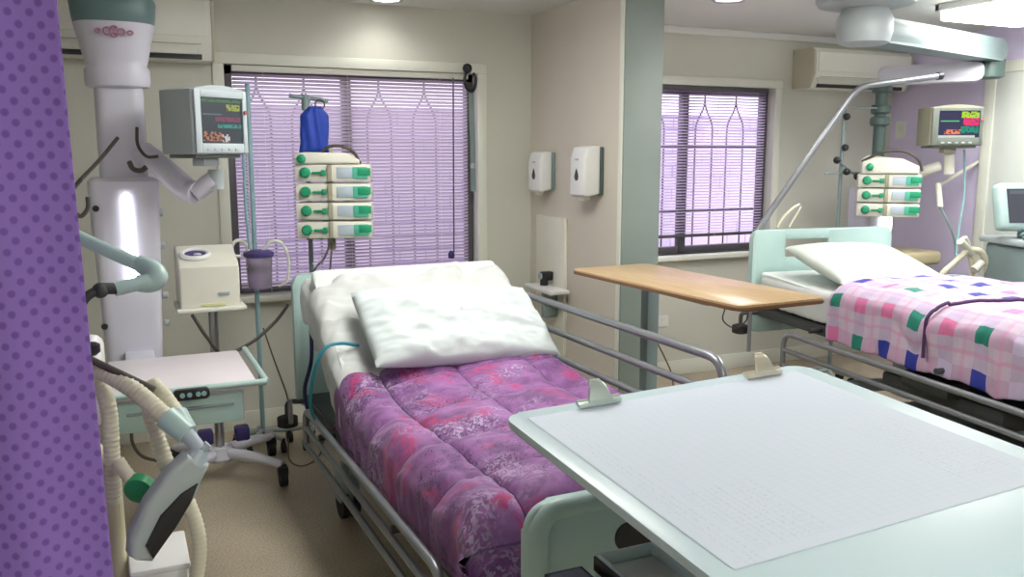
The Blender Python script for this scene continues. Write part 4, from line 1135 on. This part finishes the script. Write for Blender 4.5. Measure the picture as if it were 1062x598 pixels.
# ------------------------------------------------------------------ curtain
cu_ = thing('privacy_curtain', 'purple dotted privacy curtain hanging at the left edge', 'curtain', (-.5, 1.85, .22))
b = MB()
def cf(u, v):
    z = .22 + (2.40 - .22) * v
    xe = -.079 + .038 * (1 - v) ** 1.2
    a = 1 - u
    x = xe - a * .95
    y = 1.85 + .020 * math.sin(a * 24 + .9 + .5 * (1 - v)) * (1 + .35 * (1 - v)) * min(1, .25 + a * 6) + .02 * fbm(a * 3, v * 2, 4)
    return Vector((x, y, z))
b.grid(cf, 160, 40, lambda u, v: (u * 1.05 + .03 * (1 - v) * u, v * 2.18))
solid(b.build('cloth', M_curtain, cu_), .003, 0)
MB().tube([(-1.12, 1.85, 2.42), (.25, 1.85, 2.42)], .012, 10).build('rail', M_chrome, cu_)
for i in range(7):
    MB().torus((-.95 + i * .14, 1.85, 2.405), .014, .002, X, Z, 14).build('hook', M_chrome, cu_)

# ------------------------------------------------------------------ ventilator behind the curtain, its arm, hoses and test lung
vn = thing('ventilator', 'cream ventilator mostly hidden behind the purple curtain', 'ventilator', (-.25, 2.55, 0))
MB().span((-.52, 2.36, .20), (-.105, 2.85, .90), .03, 3).build('cabinet', M_creamp, vn)
MB().span((-.50, 2.38, .90), (-.055, 2.8, 1.075), .03, 3).build('control_head', M_white, vn)
MB().lathe((-.08, 2.48, 1.075), [(.012, 0), (.022, .008), (.022, .028), (.012, .034)], 16).build('top_knob', M_black, vn)
MB().tube(round_corners([(-.09, 2.30, .2), (-.048, 2.28, .45), (-.050, 2.28, .82), (-.09, 2.36, .86)], .04), .022, 10).build('grab_rail', M_creamp, vn)
MB().span((-.50, 2.30, .08), (-.08, 2.9, .2), .03).build('base', M_slate2, vn)
for x in (-.46, -.12):
    for y in (2.36, 2.84): MB().cyl((x - .02, y, .045), (x + .02, y, .045), .045).build('castor', M_rubber, vn)
MB().span((-.056, 2.26, .25), (-.036, 2.30, .78), .006).build('side_bar', M_steel, vn)
ar = MB().tube([at(44, 229, 2.45), at(150, 277, 2.35)], .017, 14)
ao = ar.build('support_arm', M_tealgrey, vn)
MB().tube(catmull([at(143, 272, 2.36), at(156, 279, 2.34), at(162, 287, 2.32), at(155, 293, 2.31), at(143, 294, 2.30)], 6), [.020 + .008 * math.sin(PI * k / 24) for k in range(25)], 14).build('arm_elbow', M_tealgrey, ao)
MB().tube([at(148, 293, 2.30), at(119, 300, 2.28)], .017, 14).build('lower_arm', M_tealgrey, ao)
MB().tube([at(121, 299, 2.28), at(106, 299, 2.27)], .014, 10).ball(at(104, 301, 2.27), .019).tube(catmull([at(104, 300, 2.27), at(92, 306, 2.26), at(84, 316, 2.26), at(80, 330, 2.26)]), .011, 10).build('flexible_neck', M_dark, ao)
MB().tube([at(80, 366, 2.2), at(160, 404, 2.14)], .0085, 10).build('guide_rod', M_cable, vn)

bc = thing('breathing_circuit', 'cream corrugated breathing hoses hanging from the hidden ventilator', 'hose', at(140, 500, 2.1))
MB().hose([at(84, 380, 2.25), at(110, 387, 2.2), at(140, 405, 2.14), at(176, 436, 2.07)], .021).build('hose', M_cream, bc)
MB().hose([at(100, 392, 2.27), at(112, 420, 2.25), at(116, 470, 2.25), at(118, 520, 2.26)], .019).build('hose', M_cream, bc)
MB().hose([at(158, 398, 2.2), at(168, 408, 2.17), at(184, 430, 2.12), at(188, 436, 2.09)], .019).build('hose', M_cream, bc)
MB().hose([at(158, 398, 2.2), at(155, 420, 2.22), at(162, 450, 2.22), at(176, 490, 2.2)], .019).build('hose', M_cream, bc)
MB().hose([at(192, 512, 2.16), at(204, 545, 2.14), at(207, 575, 2.13), at(200, 612, 2.13), at(185, 640, 2.13)], .017).build('hose', M_cream, bc)
MB().hose([at(122, 478, 2.2), at(132, 492, 2.18), at(146, 506, 2.16), at(164, 518, 2.15)], .016).build('hose', M_cream, bc)
MB().tube([at(172, 432, 2.08), at(194, 450, 2.05)], [.028, .025], 14).tube([at(183, 430, 2.1), at(194, 448, 2.06)], [.026, .024], 14).build('y_piece', M_tealgrey, bc)
MB().tube([at(193, 449, 2.05), at(208, 467, 2.02)], [.018, .016], 12).tube([at(206, 470, 2.02), at(216, 460, 2.02)], .010, 10).build('elbow_connector', M_lcd, bc)
a_, b_ = at(137, 513, 2.16), at(153, 500, 2.16)
MB().lathe((a_ + b_) / 2, [(.018, -.020), (.034, -.011), (.037, .011), (.018, .020)], 24, (b_ - a_).to_track_quat('Z', 'Y').to_matrix() @ Matrix.Rotation(R(62), 3, 'Y')).build('green_filter', M_green2, bc)

tl = thing('test_lung', 'grey test lung bag with black bellows hanging from the breathing hoses', 'test lung', at(150, 555, 2.0))
p0, p1 = at(204, 474, 2.02), at(140, 576, 2.0)
ax = (p1 - p0).normalized(); nn = ax.cross(Vector((.25, -1, .1))).normalized(); ff = nn.cross(ax).normalized()
Ln = (p1 - p0).length
outl = [(0, .030), (.05, .045), (.13, .052), (.21, .040), (.27, .020), (Ln, .004), (Ln, -.012), (.24, -.034), (.15, -.036), (.06, -.034), (0, -.028)]
outl = [(min(p[0], Ln), p[1]) for p in outl]
MB().prism(outl, p0 - ff * .028, ax, nn, ff, .056, .014, 3).build('shell', M_grey, tl)
MB().prism([(.045, -.022), (.09, -.030), (.15, -.031), (.23, -.026), (Ln - .03, -.010), (.21, .004), (.14, .012), (.08, -.002)], p0 - ff * .034 if ff.y > 0 else p0 + ff * .028, ax, nn, ff if ff.y < 0 else ff, .010, .002).build('bellows', M_black, tl)
MB().tube([p0 + ax * .012, p0 - ax * .020], [.030, .018], 14).build('neck', M_lcd, tl)
single('waste_box', MB().box((.045, 2.28, .43), (.13, .2, .30), .015).box((.045, 2.28, .585), (.14, .21, .018), .006), M_white, 'white plastic bin on the floor trolley under the test lung', 'bin')
tr = thing('floor_trolley', 'low grey trolley under the white bin by the curtain', 'trolley', (.045, 2.28, 0))
MB().span((-.025, 2.16, .255), (.12, 2.41, .28), .006).build('deck', M_greyp, tr)
for x in (-.012, .105):
    for y in (2.175, 2.395): MB().cyl((x, y, 0), (x, y, .257), .012).build('leg', M_steel, tr)

# ------------------------------------------------------------------ ventilator beyond the right bed
v2 = thing('ventilator', 'grey ventilator with tilted screen by the white door', 'ventilator', (5.10, 3.50, 0), R(-18))
MB().span((-.14, -.22, .14), (.26, .24, 1.04), .03, 3).build('cabinet', M_slate2, v2, local=True)
MB().span((-.17, -.26, 1.04), (.29, .26, 1.08), .012).build('worktop', M_greyp, v2, local=True)
MB().span((-.11, -.225, .3), (.23, -.218, .95), .003).build('front_panel', M_tealgrey, v2, local=True)
kb = MB()
for i in range(6): kb.cyl((-.11 + i * .05, -.10, 1.08), (-.14 + i * .05, -.10, 1.12), .014, n=12)
kb.span((-.06, -.06, 1.08), (.06, .06, 1.17), .01)
kb.build('outlet_block', M_slate, v2, local=True)
tilt = Matrix.Rotation(R(-14), 3, 'X')
cs = Vector((.0, .02, 1.27))
so_ = MB().box(cs, (.48, .09, .29), .03, tilt, 3).build('screen_housing', M_tealgrey, v2, local=True)
q = MB(); pts = [cs + tilt @ Vector((x * .195, -.0475, z * .105)) for x, z in ((-1, -1), (1, -1), (1, 1), (-1, 1))]; q.quad(*pts); q.build('screen', M_screen3, so_, local=True)
MB().span((-.18, -.28, .08), (.30, .28, .14), .02).build('base', M_slate2, v2, local=True)
for x in (-.14, .26):
    for y in (-.22, .22): MB().cyl((x - .015, y, .04), (x + .015, y, .04), .04).build('castor', M_rubber, v2, local=True)
bc2 = thing('breathing_circuit', 'cream breathing hoses arching beyond the right quilt beside the lilac wall', 'hose', at(1000, 290, 3.75))
MB().hose([at(972, 308, 3.8), at(976, 286, 3.8), at(990, 272, 3.78), at(1003, 258, 3.76), at(1000, 246, 3.76)], .019).build('hose', M_cream, bc2)
MB().hose([at(1003, 258, 3.76), at(1018, 262, 3.74), at(1024, 280, 3.74), at(1025, 310, 3.74)], .021).build('hose', M_cream, bc2)
MB().hose([at(1004, 258, 3.78), at(1008, 278, 3.78), at(1004, 308, 3.78)], .017).build('hose', M_cream, bc2)
MB().tube([at(996, 250, 3.76), at(1008, 262, 3.76)], .024, 12).tube([at(1010, 280, 3.74), at(1018, 272, 3.74)], .026, 12).build('connector', M_offwhite, bc2)
tb = MB().tube(catmull([at(1000, 155, 4.1), at(1000, 200, 4.08), at(994, 240, 4.05), at(991, 275, 4.0)]), .008, 8)
single('infusion_line', tb, M_paleblue, 'pale blue line hanging from the small monitor by the lilac wall', 'tube')
sa = thing('support_arm', 'thin white jointed arm in front of the lilac wall', 'arm', at(975, 200, 4.15))
MB().tube([at(1014, 168, 4.3), at(974, 192, 4.2)], .013, 10).tube([at(973, 190, 4.2), at(975, 215, 4.15)], .020, 10).build('upper_link', M_offwhite, sa)
MB().tube(catmull([at(975, 215, 4.15), at(984, 232, 4.1), at(990, 250, 4.08), at(992, 270, 4.05)]), .008, 8).build('lower_link', M_slate2, sa)
sp = thing('service_rail', 'pale upright rails on the lilac wall behind the ventilator', 'rail', at(1010, 265, 4.6))
for px in (1004, 1014):
    c0, c1 = at(px, 172, 4.5), at(px, 262, 4.5)
    MB().tube([c0, (c0.x, 4.5, .1)], .016, 10).build('upright', M_greyp, sp)
MB().span((5.36, 4.44, .0), (5.58, 4.62, .1), .01).build('foot', M_slate2, sp)
bb = thing('equipment_bin', 'dark blue grey bin standing between shelf and hoses by the lilac wall', 'bin', (5.22, 4.12, 0))
loft([oval(5.22, 4.12, 0, .13, .12), oval(5.22, 4.12, .70, .15, .14)]).build('body', mat('blue_grey_bin', (88, 96, 122), .5), bb)
loft([oval(5.22, 4.12, .70, .155, .145), oval(5.22, 4.12, .75, .15, .14), oval(5.22, 4.12, .765, .12, .11)]).build('lid', M_slate, bb)

# ------------------------------------------------------------------ ceiling fittings
def downlight(label, x, y):
    r = thing('ceiling_light', label, 'ceiling light', (x, y, ZC))
    MB().torus((x, y, ZC - .006), .085, .014, X, Yv, 28).build('rim', M_chrome, r)
    MB().lathe((x, y, ZC - .010), [(.075, 0), (.075, .008)], 24).build('diffuser', M_ceillamp, r)
downlight('round ceiling downlight in front of the left window', 1.45, 4.86)
downlight('round ceiling downlight beside the grey post in the right bay', 3.18, 4.06)
def panel(label, x0, x1, y0, y1, power):
    r = thing('ceiling_light', label, 'ceiling light', ((x0 + x1) / 2, (y0 + y1) / 2, ZC))
    f = MB()
    for a, b_ in (((x0, y0), (x1, y0 + .03)), ((x0, y1 - .03), (x1, y1)), ((x0, y0), (x0 + .03, y1)), ((x1 - .03, y0), (x1, y1))):
        f.span((a[0], a[1], ZC - .04), (b_[0], b_[1], ZC - .001), .004)
    f.build('frame', M_white, r)
    MB().span((x0 + .02, y0 + .02, ZC - .095), (x1 - .02, y1 - .02, ZC - .03), .015).build('diffuser', M_ceillamp, r)
    l = bpy.data.lights.new('panel_lamp', 'AREA'); l.shape = 'RECTANGLE'; l.size = x1 - x0 - .06; l.size_y = y1 - y0 - .06; l.energy = power * .5; l.color = (1, 1, .985)
    lo = bpy.data.objects.new('panel_lamp', l); COL.objects.link(lo); lo.location = ((x0 + x1) / 2, (y0 + y1) / 2, ZC - .105)
panel('unseen long ceiling light panel added above the near bed', .95, 1.55, 2.5, 3.7, 13.5)  # out of view, put in to even out the light on room and walls
panel('unseen fill light panel added on the ceiling behind the camera', .6, 1.8, -1.1, -.5, 26)  # added frontal fill for the walls and chart board, never in view
panel('unseen long ceiling light panel added to brighten the right bay', 3.3, 3.9, 1.9, 3.1, 19)  # out-of-view panel added because the right bay was dark
panel('ceiling light panel glowing behind the grey pendant arm', 4.42, 5.12, 3.2, 3.75, 25)
def lamp(kind, loc, e, col=(1, 1, 1), **kw):
    l = bpy.data.lights.new('lamp', kind); l.energy = e; l.color = col
    for k, v in kw.items(): setattr(l, k, v)
    o = bpy.data.objects.new('lamp', l); COL.objects.link(o); o.location = loc; return o
for (x, y, pw) in ((1.45, 4.86, 5), (3.18, 4.06, 26)):
    o = lamp('SPOT', (x, y, ZC - .03), pw, (1, .98, .94), spot_size=R(150), spot_blend=.6, shadow_soft_size=.07)

# ------------------------------------------------------------------ daylight
w = bpy.data.worlds.new('sky'); S.world = w; w.use_nodes = True
nt = w.node_tree; bgn = nt.nodes['Background']
tc = N(nt, 'ShaderNodeTexCoord'); sp_ = N(nt, 'ShaderNodeSeparateXYZ'); nt.links.new(tc.outputs['Generated'], sp_.inputs[0])
rp = N(nt, 'ShaderNodeValToRGB'); rp.color_ramp.elements[0].position = .0; rp.color_ramp.elements[0].color = (.91, .85, .97, 1); rp.color_ramp.elements[1].position = .6; rp.color_ramp.elements[1].color = (.85, .86, 1, 1)
nt.links.new(sp_.outputs['Z'], rp.inputs['Fac']); nt.links.new(rp.outputs['Color'], bgn.inputs['Color']); bgn.inputs['Strength'].default_value = 2.6

S.view_settings.view_transform = 'Standard'; S.view_settings.look = 'None'
S.view_settings.exposure = 0.12; S.view_settings.gamma = 1.0
S.view_settings.use_curve_mapping = False
S.cycles.max_bounces = 8; S.cycles.diffuse_bounces = 5; S.cycles.transparent_max_bounces = 12
S.cycles.use_denoising = True
S.cycles.sample_clamp_indirect = 6
